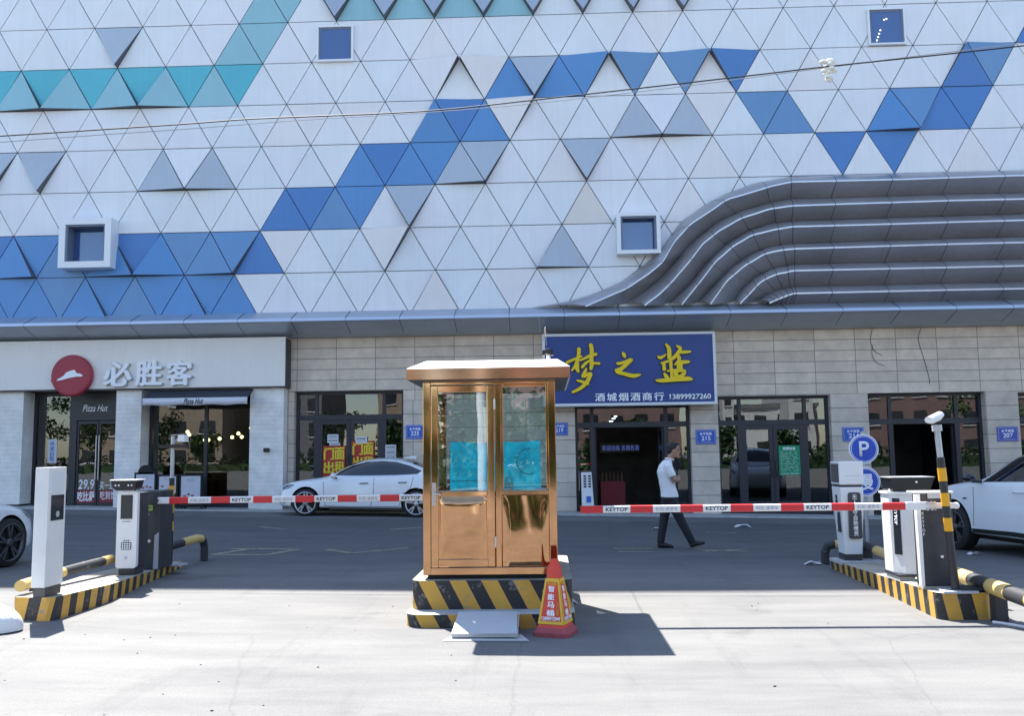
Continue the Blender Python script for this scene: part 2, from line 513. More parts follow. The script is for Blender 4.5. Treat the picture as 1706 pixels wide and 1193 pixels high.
_tc = {}
def text(name, body, x0, z0, x1, z1, y, mat, parent=None, ext=0.002, bold=0.0, rz=0.0, spacing=1.0, shear=0.0, vertical=False, face=None, keep=False):
    """lettering filling the box x0..x1, z0..z1 on a plane facing -y at depth y (parent's space)
       face: optional 4x4 that replaces the plane (text lies in its xy plane)"""
    cu = bpy.data.curves.new(name, 'FONT')
    cu.body = '\n'.join(body) if vertical else body
    cu.align_x = 'CENTER' if vertical else 'LEFT'
    heavy = bold > .008 and any(ord(c) > 0x2e80 for c in ''.join(body))
    cu.size = 1.0; cu.offset = 0.0 if heavy else bold; cu.extrude = 0.0; cu.space_character = spacing; cu.shear = shear
    cu.resolution_u = 4
    t = bpy.data.objects.new(name, cu)
    COL.objects.link(t)
    dg = bpy.context.evaluated_depsgraph_get()
    me = bpy.data.meshes.new_from_object(t.evaluated_get(dg))
    bpy.data.objects.remove(t); bpy.data.curves.remove(cu)
    xs = [v.co.x for v in me.vertices]; ys = [v.co.y for v in me.vertices]
    a, b, c, d = min(xs), max(xs), min(ys), max(ys)
    sx = (x1 - x0) / max(b - a, 1e-6); sz = (z1 - z0) / max(d - c, 1e-6)
    if keep: sx = sz = min(sx, sz)
    ox = (x0 + x1) / 2 - sx * (a + b) / 2; oz = (z0 + z1) / 2 - sz * (c + d) / 2
    bm = bmesh.new(); bm.from_mesh(me)
    for v in bm.verts:
        v.co = Vector((v.co.x * sx + ox, v.co.y * sz + oz, 0))
    if ext > 0:
        r = bmesh.ops.extrude_face_region(bm, geom=list(bm.faces))
        for g in r['geom']:
            if isinstance(g, bmesh.types.BMVert): g.co.z += ext
    if heavy:
        src = bm.copy(); tmp = bpy.data.meshes.new('tmp')
        for q, (dx, dz) in enumerate(((1, 0), (-1, 0), (0, .7), (0, -.7))):
            c2 = src.copy()
            for v in c2.verts:
                v.co.x += dx * bold * abs(sx); v.co.y += dz * bold * abs(sz)
                if v.co.z > ext * .5: v.co.z -= (q + 1) * min(.0004, ext * .08)
            c2.to_mesh(tmp); bm.from_mesh(tmp); c2.free()
        src.free(); bpy.data.meshes.remove(tmp)
    bmesh.ops.recalc_face_normals(bm, faces=bm.faces)
    if face is not None: M = face
    else: M = Matrix.Translation((0, y, 0)) @ Matrix(((1, 0, 0, 0), (0, 0, -1, 0), (0, 1, 0, 0), (0, 0, 0, 1)))
    bm.transform(M)
    if parent is not None and 'wc' in parent:
        bm.transform(Matrix.Translation(-parent.location))
    bm.to_mesh(me); bm.free()
    me.materials.clear(); me.materials.append(MAT[mat])
    for p in me.polygons: p.material_index = 0
    o = bpy.data.objects.new(name, me)
    COL.objects.link(o)
    if parent is not None: o.parent = parent
    return o

def smooth01(t):
    t = max(0.0, min(1.0, t)); return t * t * (3 - 2 * t)
def slope(y, x=-1.0):
    if x > 0: return 0.0225 * smooth01((y - 9.0) / 13.0)
    return 0.014 + 0.0085 * smooth01((y - 13.0) / 9.0)
def gz(x, y): return -max(-22.0, min(22.0, x)) * slope(y, x)

def copy_tree(o, parent=None):
    c = o.copy(); COL.objects.link(c)
    if parent is not None: c.parent = parent
    for ch in list(o.children): copy_tree(ch, c)
    return c

# traced panel colours, louvre lines and sign strokes
BLUE = [(5, -1.5, 1), (5, -0.5, 1), (5, 0.5, 1), (5, 1.5, 1), (5, 2.5, 1), (5, 3.5, 1), (5, 4.5, 1), (5, -1.0, 0), (5, 0.0, 0), (5, 1.0, 0), (5, 2.0, 0), (5, 3.0, 0), (5, 4.0, 0), (6, -1.0, 1), (6, 0.0, 1), (6, 1.0, 1), (6, 2.0, 1), (6, 3.0, 1), (6, 4.0, 1), (6, -1.5, 0), (6, -0.5, 0), (6, 0.5, 0), (6, 1.5, 0), (6, 2.5, 0), (6, 3.5, 0), (4, 5.0, 1), (4, 5.5, 0), (4, 6.0, 1), (4, 6.5, 0), (3, 6.5, 1), (3, 7.0, 0), (3, 7.5, 1), (3, 8.0, 0), (2, 8.0, 1), (2, 8.5, 0), (2, 9.0, 1), (1, 9.5, 1), (1, 10.5, 1), (1, 11.0, 0), (1, 12.0, 0), (1, 13.0, 0), (1, 14.0, 0), (2, 14.5, 0), (2, 15.0, 1), (3, 16.0, 0), (3, 17.0, 0), (2, 17.0, 1), (2, 17.5, 0), (2, 18.0, 1), (2, 18.5, 0), (1, 18.5, 1), (1, 19.0, 0), (0, 20.0, 1)]
TEAL = [(0, 4.0, 1), (0, 4.5, 0), (-1, 4.5, 1), (-1, 5.0, 0), (-1, 6.5, 1), (-1, 7.5, 1), (-1, 8.5, 1), (-1, 9.5, 1), (1, -1.0, 0), (1, 0.0, 0), (1, 1.0, 0), (1, 2.0, 0), (1, 3.0, 0), (1, 4.0, 0)]
TEALUP = [(1, -0.5, 1), (1, 0.5, 1), (1, 1.5, 1), (1, 2.5, 1), (1, 3.5, 1)]
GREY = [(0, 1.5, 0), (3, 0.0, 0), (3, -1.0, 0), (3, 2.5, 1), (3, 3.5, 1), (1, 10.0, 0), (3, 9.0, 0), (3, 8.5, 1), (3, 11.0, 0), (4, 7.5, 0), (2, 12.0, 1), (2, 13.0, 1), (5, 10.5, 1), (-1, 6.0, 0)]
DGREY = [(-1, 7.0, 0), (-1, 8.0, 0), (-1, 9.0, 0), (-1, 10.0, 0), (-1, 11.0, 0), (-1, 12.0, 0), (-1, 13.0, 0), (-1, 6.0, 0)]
PINK = [(1, 9.0, 0), (2, 9.5, 0), (5, 7.0, 0), (6, 8.0, 1)]
BEIGE = [(4, 11.0, 1)]
LOUVRE = [
 ( [(12.681, 8.787), (11.011, 8.779), (9.458, 8.777), (7.898, 8.775), (6.582, 8.759), (5.648, 8.602), (4.866, 8.328), (4.304, 8.033), (3.675, 7.593), (3.331, 7.148), (3.036, 6.752), (2.529, 6.361), (2.025, 6.003), (1.239, 5.683), (0.408, 5.476), (-0.318, 5.394)] ,
   [(12.417, 8.516), (11.933, 8.512), (9.214, 8.484), (7.84, 8.485), (6.49, 8.486), (5.978, 8.387), (4.819, 8.055), (3.847, 7.42), (3.425, 6.97), (3.107, 6.448), (2.745, 6.15), (2.165, 5.776), (1.1, 5.33)] ),
 ( [(12.585, 8.177), (10.788, 8.187), (8.007, 8.156), (6.602, 8.164), (6.019, 8.074), (5.177, 7.834), (4.618, 7.572), (3.94, 7.038), (3.477, 6.518), (3.127, 6.125), (2.677, 5.767), (2.167, 5.442)] ,
   [(12.322, 7.894), (10.561, 7.897), (9.204, 7.882), (7.839, 7.871), (6.461, 7.851), (5.891, 7.777), (5.152, 7.549), (4.571, 7.229), (4.152, 6.898), (3.783, 6.435), (3.337, 5.935), (3.021, 5.628), (2.613, 5.324)] ),
 ( [(12.545, 7.617), (9.39, 7.592), (6.606, 7.559), (5.994, 7.508), (5.439, 7.321), (4.872, 6.992), (4.296, 6.469), (3.84, 5.919), (3.334, 5.451)] ,
   [(12.282, 7.339), (10.586, 7.331), (9.193, 7.315), (6.467, 7.302), (5.974, 7.23), (5.402, 7.093), (4.932, 6.827), (4.457, 6.421), (4.088, 5.96), (3.562, 5.328)] ),
 ( [(12.502, 7.011), (9.356, 6.985), (6.602, 6.955), (5.968, 6.882), (5.413, 6.67), (4.9, 6.312), (4.503, 5.906), (4.042, 5.438)] ,
   [(12.241, 6.763), (10.55, 6.759), (6.486, 6.72), (6.057, 6.677), (5.703, 6.591), (5.187, 6.296), (4.738, 5.922), (4.287, 5.323)] ),
 ( [(12.461, 6.425), (9.384, 6.411), (6.6, 6.405), (6.053, 6.321), (5.545, 6.076), (5.206, 5.78), (4.976, 5.452)] ,
   [(12.198, 6.158), (10.556, 6.154), (6.461, 6.152), (5.979, 6.059), (5.596, 5.874), (5.042, 5.324)] ),
 ( [(12.418, 5.827), (9.396, 5.816), (6.574, 5.817), (6.137, 5.746), (5.749, 5.57), (5.518, 5.425)] ,
   [(12.157, 5.572), (10.579, 5.573), (9.198, 5.569), (6.434, 5.561), (6.111, 5.459), (5.786, 5.326)] ),
]
MENG = [[(0.922, 4.271, 0.052), (0.919, 4.152, 0.047), (0.883, 3.995, 0.044), (0.814, 3.812, 0.039), (0.727, 3.701, 0.024)], [(0.6, 3.907, 0.037), (0.772, 3.983, 0.034), (0.989, 4.065, 0.026)], [(0.868, 3.903, 0.058), (0.859, 3.785, 0.06), (0.896, 3.659, 0.034)], [(0.928, 3.955, 0.026), (1.086, 4.018, 0.034), (1.218, 4.081, 0.044), (1.376, 4.118, 0.037)], [(1.231, 4.371, 0.052), (1.254, 4.226, 0.055), (1.242, 3.989, 0.05), (1.245, 3.831, 0.055), (1.217, 3.72, 0.034)], [(1.216, 3.963, 0.026), (1.096, 3.886, 0.037), (0.99, 3.776, 0.039)], [(1.266, 3.883, 0.031), (1.448, 3.87, 0.034)], [(1.107, 3.754, 0.018), (1.065, 3.65, 0.047), (1.011, 3.539, 0.052)], [(1.049, 3.519, 0.026), (1.142, 3.596, 0.039), (1.227, 3.608, 0.039)], [(1.214, 3.595, 0.052), (1.146, 3.452, 0.052), (1.072, 3.348, 0.052), (0.939, 3.233, 0.044), (0.729, 3.131, 0.029)], [(0.852, 3.437, 0.021), (0.969, 3.409, 0.039), (1.15, 3.341, 0.029)]]
LAN = [[(3.175, 4.348, 0.026), (3.248, 4.24, 0.052), (3.257, 4.086, 0.054), (3.251, 3.968, 0.052)], [(2.961, 4.032, 0.024), (3.03, 3.995, 0.045), (3.173, 4.081, 0.016)], [(3.448, 4.301, 0.019), (3.54, 4.235, 0.049), (3.502, 4.141, 0.045), (3.368, 3.99, 0.047), (3.274, 3.956, 0.042)], [(3.524, 4.129, 0.04), (3.688, 4.132, 0.04), (3.805, 4.142, 0.026)], [(3.037, 3.848, 0.021), (3.143, 3.875, 0.035), (3.249, 3.909, 0.024)], [(3.107, 3.829, 0.042), (3.114, 3.676, 0.047)], [(3.285, 3.944, 0.045), (3.29, 3.732, 0.04), (3.304, 3.614, 0.042), (3.299, 3.449, 0.042)], [(3.464, 4.059, 0.047), (3.507, 3.94, 0.047), (3.386, 3.801, 0.019)], [(3.481, 3.858, 0.052), (3.644, 3.873, 0.049), (3.761, 3.877, 0.031)], [(3.515, 3.846, 0.071), (3.512, 3.728, 0.078), (3.474, 3.658, 0.059), (3.335, 3.66, 0.031), (3.183, 3.645, 0.019)], [(3.403, 3.624, 0.052), (3.411, 3.494, 0.059), (3.351, 3.448, 0.035)], [(3.544, 3.657, 0.047), (3.636, 3.62, 0.042), (3.563, 3.515, 0.054), (3.445, 3.47, 0.052)], [(3.111, 3.582, 0.033), (3.155, 3.51, 0.052), (3.211, 3.439, 0.04)], [(2.895, 3.403, 0.026), (3.047, 3.4, 0.052), (3.304, 3.414, 0.052), (3.56, 3.427, 0.052), (3.723, 3.437, 0.061), (3.821, 3.417, 0.026)]]
ZHI = [[(2.06, 4.139, 0.034), (2.088, 4.079, 0.051), (2.112, 4.023, 0.029)], [(1.897, 3.868, 0.029), (1.956, 3.863, 0.037), (2.109, 3.899, 0.041), (2.255, 3.965, 0.039)], [(2.288, 3.96, 0.037), (2.176, 3.864, 0.048), (2.037, 3.747, 0.053), (1.917, 3.672, 0.068)], [(1.859, 3.707, 0.026), (1.916, 3.638, 0.048), (2.076, 3.593, 0.048), (2.243, 3.543, 0.053), (2.37, 3.537, 0.051), (2.497, 3.565, 0.02)]]
# ================================================================== the ground
def make_ground():
    m = bpy.data.materials.new('concrete_ground')
    n, p = nodes_of(m)
    p.inputs['Roughness'].default_value = 0.85
    p.inputs['Specular IOR Level'].default_value = 0.3
    tc = n.nodes.new("ShaderNodeTexCoord")
    def noise(scale, det=8, rough=.65, sc=None):
        t = n.nodes.new("ShaderNodeTexNoise")
        t.inputs['Scale'].default_value = scale; t.inputs['Detail'].default_value = det
        t.inputs['Roughness'].default_value = rough
        if sc:
            mp = n.nodes.new("ShaderNodeMapping"); mp.inputs['Scale'].default_value = sc
            n.links.new(tc.outputs['Object'], mp.inputs[0]); n.links.new(mp.outputs[0], t.inputs['Vector'])
        else:
            n.links.new(tc.outputs['Object'], t.inputs['Vector'])
        return t
    def ramp(src, a, b, ca, cb):
        r = n.nodes.new("ShaderNodeValToRGB")
        r.color_ramp.elements[0].position = a; r.color_ramp.elements[1].position = b
        r.color_ramp.elements[0].color = (*ca, 1); r.color_ramp.elements[1].color = (*cb, 1)
        n.links.new(src, r.inputs[0]); return r.outputs[0]
    def mul(a, b, f=1.0):
        x = n.nodes.new("ShaderNodeMix"); x.data_type = 'RGBA'; x.blend_type = 'MULTIPLY'; x.inputs[0].default_value = f
        n.links.new(a, x.inputs[6]); n.links.new(b, x.inputs[7]); return x.outputs[2]
    base = ramp(noise(.35).outputs['Fac'], .3, .7, (.160, .159, .156), (.196, .193, .185))
    wear = ramp(noise(1.1, 10, .7, (.35, 1.6, 1)).outputs['Fac'], .34, .62, (.80, .80, .82), (1.06, 1.06, 1.05))
    fine = ramp(noise(60, 4, .7).outputs['Fac'], .3, .7, (.86, .86, .86), (1.1, 1.1, 1.1))
    oil = ramp(noise(.8, 5, .6).outputs['Fac'], .27, .36, (.72, .72, .73), (1, 1, 1))
    grit = ramp(noise(160, 3, .8).outputs['Fac'], .25, .6, (.72, .72, .73), (1.05, 1.05, 1.05))
    spots = ramp(noise(9, 6, .75).outputs['Fac'], .29, .34, (.66, .655, .65), (1, 1, 1))
    tyre = ramp(noise(.9, 6, .7, (2.2, .22, 1)).outputs['Fac'], .30, .44, (.84, .84, .85), (1, 1, 1))
    vo = n.nodes.new("ShaderNodeTexVoronoi"); vo.feature = 'DISTANCE_TO_EDGE'; vo.inputs['Scale'].default_value = .36
    wn = noise(1.7, 6, .7); wa = n.nodes.new("ShaderNodeMix"); wa.data_type = 'VECTOR'; wa.inputs[0].default_value = .16
    n.links.new(tc.outputs['Object'], wa.inputs[4]); n.links.new(wn.outputs['Color'], wa.inputs[5]); n.links.new(wa.outputs[1], vo.inputs['Vector'])
    crack = ramp(vo.outputs['Distance'], .0, .004, (.52, .51, .5), (1, 1, 1))
    c = mul(mul(mul(base, wear), fine), oil)
    c = mul(mul(mul(mul(c, grit, .8), spots, .8), tyre), crack, .28)
    # the asphalt of the parking court, beyond the gate line, is darker than the concrete of the entrance
    sp = n.nodes.new("ShaderNodeSeparateXYZ"); n.links.new(tc.outputs['Object'], sp.inputs[0])
    nz = noise(1.5, 6)
    ad = n.nodes.new("ShaderNodeMath"); ad.operation = 'MULTIPLY_ADD'; ad.inputs[1].default_value = 1.6
    n.links.new(nz.outputs['Fac'], ad.inputs[0]); n.links.new(sp.outputs[1], ad.inputs[2])
    mr = n.nodes.new("ShaderNodeMapRange"); mr.inputs[1].default_value = 12.2; mr.inputs[2].default_value = 14.6
    n.links.new(ad.outputs[0], mr.inputs[0])
    mr2 = n.nodes.new("ShaderNodeMapRange"); mr2.inputs[1].default_value = 22.4; mr2.inputs[2].default_value = 22.0
    n.links.new(ad.outputs[0], mr2.inputs[0])
    mm = n.nodes.new("ShaderNodeMath"); mm.operation = 'MULTIPLY'
    n.links.new(mr.outputs[0], mm.inputs[0]); n.links.new(mr2.outputs[0], mm.inputs[1])
    asph = n.nodes.new("ShaderNodeMix"); asph.data_type = 'RGBA'; asph.blend_type = 'MULTIPLY'
    n.links.new(mm.outputs[0], asph.inputs[0]); n.links.new(c, asph.inputs[6])
    asph.inputs[7].default_value = (.62, .64, .68, 1)
    n.links.new(asph.outputs[2], p.inputs['Base Color'])
    bu = n.nodes.new("ShaderNodeBump"); bu.inputs['Strength'].default_value = .25; bu.inputs['Distance'].default_value = .01
    n.links.new(noise(45, 5, .7).outputs['Fac'], bu.inputs['Height']); n.links.new(bu.outputs[0], p.inputs['Normal'])
    MAT['concrete_ground'] = m
    xs = [-400, -150, -60, -22] + [-20 + k for k in range(41)] + [22, 60, 150, 400]
    ys = [-500, -200, -90, -50, -20, -8, -2] + [k for k in range(0, 27)] + [40, 80, 300]
    g = MB()
    vs = [(x, y, gz(x, y)) for y in ys for x in xs]
    w = len(xs)
    g.add(vs, [(j * w + i, j * w + i + 1, (j + 1) * w + i + 1, (j + 1) * w + i) for j in range(len(ys) - 1) for i in range(w - 1)], 'concrete_ground', True)
    structure('ground', g, fix=False)
make_ground()

def ground_sheet(name, polys, mat, lift=0.004):
    g = MB()
    for poly in polys:
        # strips cut finely enough to follow the slope
        g.add([(x, y, gz(x, y) + lift) for x, y in poly], [tuple(range(len(poly)))], mat)
    return structure(name, g, fix=False)
worn('line_paint', (.36, .32, .16), (.135, .138, .145), .52, 11)
def bar(x0, y0, x1, y1, w):
    d = Vector((x1 - x0, y1 - y0)).normalized(); q = Vector((-d.y, d.x)) * w / 2
    return [(x0 + q.x, y0 + q.y), (x1 + q.x, y1 + q.y), (x1 - q.x, y1 - q.y), (x0 - q.x, y0 - q.y)]
L = []
for a in [(-5.2, 14.1, -4.35, 14.1), (-5.2, 14.9, -4.2, 14.9), (-5.2, 14.1, -4.9, 14.9), (-4.35, 14.1, -4.1, 14.9),
          (-3.6, 14.9, -3.1, 14.4), (-3.1, 14.4, -2.3, 15.2), (1.15, 14.75, 1.7, 14.75), (1.1, 15.25, 1.75, 15.25), (2.4, 15.2, 3.2, 14.75), (2.5, 14.8, 3.3, 15.15),
          (-6.0, 18.9, -5.3, 18.4), (-3.2, 18.6, -2.6, 19.1), (3.2, 18.6, 3.8, 18.5), (-2.2, 16.2, -1.3, 16.9)]:
    L.append(bar(*a, .13))
ground_sheet('road_marking', L, 'line_paint')
apron = MB()
for x in range(-24, 24):
    a, b = x, x + 1.0
    vs = []
    for z in (-.05, .045):
        for yy in (23.15, 24.9):
            for xx in (a, b): vs.append((xx, yy, gz(xx, yy) + z))
    apron.add(vs, [(4, 5, 7, 6), (0, 1, 5, 4), (2, 6, 7, 3)], 'plinth_side')
structure('pavement', apron)

# ================================================================== the building
mall = thing('shopping_mall', 'large commercial building clad in white, blue and teal triangular panels above a row of shops', 'building', (0, 23.4, 0))
LAT = 1.35
U0, Z0, DZ, YF = -13.628, 13.4578, 1.1691, 23.434
def lat(r, c): return (U0 + c * LAT, Z0 - r * DZ)
colour = {}
for k in BLUE: colour[k] = random.choice(['panel_blue', 'panel_blue', 'panel_blue2', 'panel_blue3'])
for k in [(5, -1.0, 0), (5, 2.0, 0), (5, 1.0, 0), (3, 17.0, 0), (2, 18.0, 1), (2, 18.5, 0), (4, 5.0, 1), (4, 5.5, 0)]: colour[k] = 'panel_blue2'
for k in [(5, 3.5, 1), (5, 4.0, 0), (2, 17.5, 0)]: colour[k] = 'panel_blue3'
for k in TEAL: colour[k] = 'panel_teal' if k[0] == 1 else 'panel_teal2'
for k in TEALUP: colour[k] = 'panel_teal2'
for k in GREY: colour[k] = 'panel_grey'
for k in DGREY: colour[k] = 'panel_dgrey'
for k in PINK: colour[k] = 'panel_pink'
for k in BEIGE: colour[k] = 'panel_beige'
push = {}
for k in TEALUP[:4]: push[k] = (0, .16, .16)
push[(1, -.5, 1)] = (0, .04, .2); push[(1, .5, 1)] = (0, .2, .03); push[(1, 1.5, 1)] = (0, .03, .2); push[(1, 2.5, 1)] = (0, .2, .02)
push[(3, 2.5, 1)] = (0, .02, .2); push[(3, 3.5, 1)] = (0, .16, .02); push[(3, 3.0, 0)] = (0, 0, .2)
push[(3, 3.0, 0)] = (0, .0, .17)
for k in [(0, 1.5, 0), (3, 0.0, 0), (3, -1.0, 0), (1, 10.0, 0), (3, 11.0, 0), (4, 7.5, 0)]: push[k] = (0, 0, .2)
push[(3, 9.0, 0)] = (0, 0, .22); push[(3, 8.5, 1)] = (0, .02, .22)
push[(2, 12.0, 1)] = (0, .02, .2); push[(2, 13.0, 1)] = (0, .2, .02); push[(2, 12.5, 0)] = (0, 0, .2)
push[(5, 10.5, 1)] = (0, .2, .03); push[(6, 10.0, 0)] = (0, .2, .02)
for k in DGREY: push[k] = (0, 0, .24)
push[(1, 9.0, 0)] = (.24, .02, .0); push[(1, 8.0, 0)] = (0, .24, 0)
push[(2, 9.5, 0)] = (.02, .2, .02); push[(5, 7.0, 0)] = (.02, .22, .06); push[(6, 8.0, 1)] = (.1, .0, .0)
for k in [(1, 11.0, 0), (1, 13.0, 0)]: push[k] = (.0, .22, .0)
for k in [(1, 12.0, 0), (1, 14.0, 0)]: push[k] = (.22, .0, .0)
push[(2, 8.5, 0)] = (.14, .0, .0); push[(2, 8.0, 1)] = (.14, .0, .0)
push[(1, 18.5, 1)] = (.16, 0, 0); push[(1, 19.0, 0)] = (.16, 0, 0)
push[(2, 17.0, 1)] = (0, .02, .18); push[(2, 17.5, 0)] = (0, 0, .18)
for k in [(5, -.5, 1)]: push[k] = (0, .0, .2)
for k in [(5, 1.5, 1)]: push[k] = (0, .03, .2)
for k in [(5, 2.5, 1)]: push[k] = (0, .2, .02)
push[(5, 3.5, 1)] = (0, .02, .18); push[(5, 4.0, 0)] = (0, 0, .18)
push[(6, 1.0, 1)] = (0, .0, .14); push[(6, 3.0, 1)] = (0, 0, .14)
whites = ['panel_white'] * 5 + ['panel_cool'] * 3 + ['panel_lilac'] * 3 + ['panel_pink']
cl = MB()
IN = 0.0105
for b in range(-2, 7):
    h0 = .5 if b % 2 else 0.0
    for k in range(-4, 25):
        for up in (1, 0):
            cx = k + h0 if up else k + h0 + .5
            if up: V = [lat(b, cx), lat(b + 1, cx - .5), lat(b + 1, cx + .5)]
            else: V = [lat(b, cx - .5), lat(b, cx + .5), lat(b + 1, cx)]
            key = (b, cx, up)
            mat = colour.get(key) or random.choice(whites)
            of = push.get(key, (0, 0, 0))
            gx = sum(v[0] for v in V) / 3; gzc = sum(v[1] for v in V) / 3
            s = 1 - IN / (LAT * .2887)
            jit = random.uniform(0, .006)
            P = [(gx + (x - gx) * s, YF - of[i] - jit - random.uniform(0, .004), gzc + (z - gzc) * s) for i, (x, z) in enumerate(V)]
            Q = [(p[0], YF + .045, p[2]) for p in P]
            f = (0, 1, 2)
            cl.add(P, [f], mat)
            cl.add(P + Q, [(i, (i + 1) % 3, (i + 1) % 3 + 3, i + 3) for i in range(3)], mat if max(of) < .01 else 'joint_dark')
cl.build('cladding', mall, fix=True)
core = MB()
core.box(-19.2, 19.0, YF + .05, YF + .4, 5.2, 15.9, 'joint_dark')
core.box(-34, -19.2, YF, 45, 4.95, 24.5, 'panel_white')
core.box(19.0, 34, YF, 45, 4.95, 24.5, 'panel_white')
core.box(-19.2, 19.0, YF, 45, 15.9, 24.5, 'panel_white')
core.build('upper_wall', mall)

# box windows let into the cladding
def box_window(x0, x1, z0, z1, fw, y0=23.0, lit=None):
    fr = MB(); ym = YF - .012
    fr.box(x0, x0 + fw, y0, ym, z0, z1, 'frame_white'); fr.box(x1 - fw, x1, y0, ym, z0, z1, 'frame_white')
    fr.box(x0 + fw, x1 - fw, y0, ym, z0, z0 + fw, 'frame_white'); fr.box(x0 + fw, x1 - fw, y0, ym, z1 - fw, z1, 'frame_white')
    o = fr.build('window', mall)
    a, b, c, d = x0 + fw, x1 - fw, z0 + fw, z1 - fw
    t = .05
    rv = MB()
    rv.box(a + .001, a + t, y0 + .04, ym - .01, c, d, 'box_reveal'); rv.box(b - t, b - .001, y0 + .04, ym - .01, c, d, 'box_reveal')
    rv.box(a + t, b - t, y0 + .04, ym - .01, d - t, d - .001, 'box_reveal')
    rv.box(a + t, b - t, ym - .03, ym - .012, c, d - t, 'room_blue')
    v = rv.build('reveal', o); v.location = (0, 0, 0)
    for q in (v,):
        q.data.transform(Matrix.Translation(-mall.location))
    pn = MB(); pn.box(a + t, b - t, ym - .06, ym - .05, c + .001, d - t, 'box_glass')
    q = pn.build('pane', o); q.data.transform(Matrix.Translation(-mall.location))
    if lit:
        for (u, w) in lit:
            lm = MB(); lm.sphere((a + (b - a) * u, ym - .038, c + (d - c) * w), .014, 'lamp_glow', 8, 6)
            q = lm.build('ceiling_lamp', o); q.data.transform(Matrix.Translation(-mall.location))
box_window(-12.82, -11.41, 6.62, 7.96, .17)
box_window(-6.05, -5.04, 12.27, 13.30, .055, 23.33)
box_window(1.97, 3.10, 6.71, 7.81, .10, 23.1)
box_window(8.82, 9.80, 12.30, 13.32, .045, 23.33, [(.45, .72), (.52, .74), (.2, .1), (.24, .2), (.28, .3), (.32, .4)])

# the canopy between the cladding and the shops
can = MB()
prof = [(YF + .3, 5.42), (23.40, 5.38), (22.84, 5.125), (22.80, 5.045), (22.86, 5.01), (23.5, 4.79), (23.72, 4.745), (24.3, 4.745), (24.3, 5.42)]
can.prism([(y, z) for y, z in prof], -34, 34, 'canopy_metal', axis='x')
ns = MB()  # lip in lighter metal, painted as the canopy nose's highlight line
ns.prism([(22.838, 5.128), (22.797, 5.047), (22.794, 5.049), (22.835, 5.131)], -34, 34, 'highlight_metal', axis='x')
x = -33.3
while x < 34:
    can.prism([(23.40, 5.380), (22.84, 5.125), (22.80, 5.045), (22.86, 5.01), (23.5, 4.79), (23.5, 4.787), (22.859, 5.006), (22.792, 5.044), (22.835, 5.133), (23.395, 5.388)], x, x + .012, 'seam', axis='x')
    x += 1.41
co = can.build('canopy', mall)
ns.build('highlight_lip', co).data.transform(Matrix.Translation(-mall.location))
# six curved louvre bands sweeping down to the canopy
def resample(pts, n, curved_from):
    pts = [(20.5, pts[0][1])] + list(pts)
    P = [Vector(pts[0])]
    for a, b in pts[1:]:
        q = Vector((a, b)); m = max(1, int(math.ceil((q - P[-1]).length / .45))); s0 = P[-1]
        P += [s0.lerp(q, (k + 1) / m) for k in range(m)]
    # Catmull-Rom through the traced points, then even steps
    dense = []
    for i in range(len(P) - 1):
        p0, p1, p2, p3 = P[max(i - 1, 0)], P[i], P[i + 1], P[min(i + 2, len(P) - 1)]
        for k in range(10):
            t = k / 10
            q = .5 * ((2 * p1) + (p2 - p0) * t + (2 * p0 - 5 * p1 + 4 * p2 - p3) * t * t + (3 * p1 - p0 - 3 * p2 + p3) * t ** 3)
            if p1.x > curved_from and p2.x > curved_from - .1: q = p1.lerp(p2, t)
            dense.append(q)
    dense.append(P[-1])
    cut = [i for i, q in enumerate(dense) if q.x <= curved_from][0]
    def even(seg, m):
        ac = [0]
        for i in range(1, len(seg)): ac.append(ac[-1] + (seg[i] - seg[i - 1]).length)
        out = []
        for k in range(m):
            s = ac[-1] * k / (m - 1); j = 0
            while j < len(ac) - 2 and ac[j + 1] < s: j += 1
            d = ac[j + 1] - ac[j]
            out.append(seg[j].lerp(seg[j + 1], (s - ac[j]) / d if d > 1e-9 else 0))
        return out
    return even(dense[:cut + 1], 11)[:-1] + even(dense[cut:], n)
YU, YN = YF - .03, YF - .50
LV = []
for up, no in LOUVRE:
    LV.append((resample(up, 40, 6.6), resample(no, 40, 6.5)))
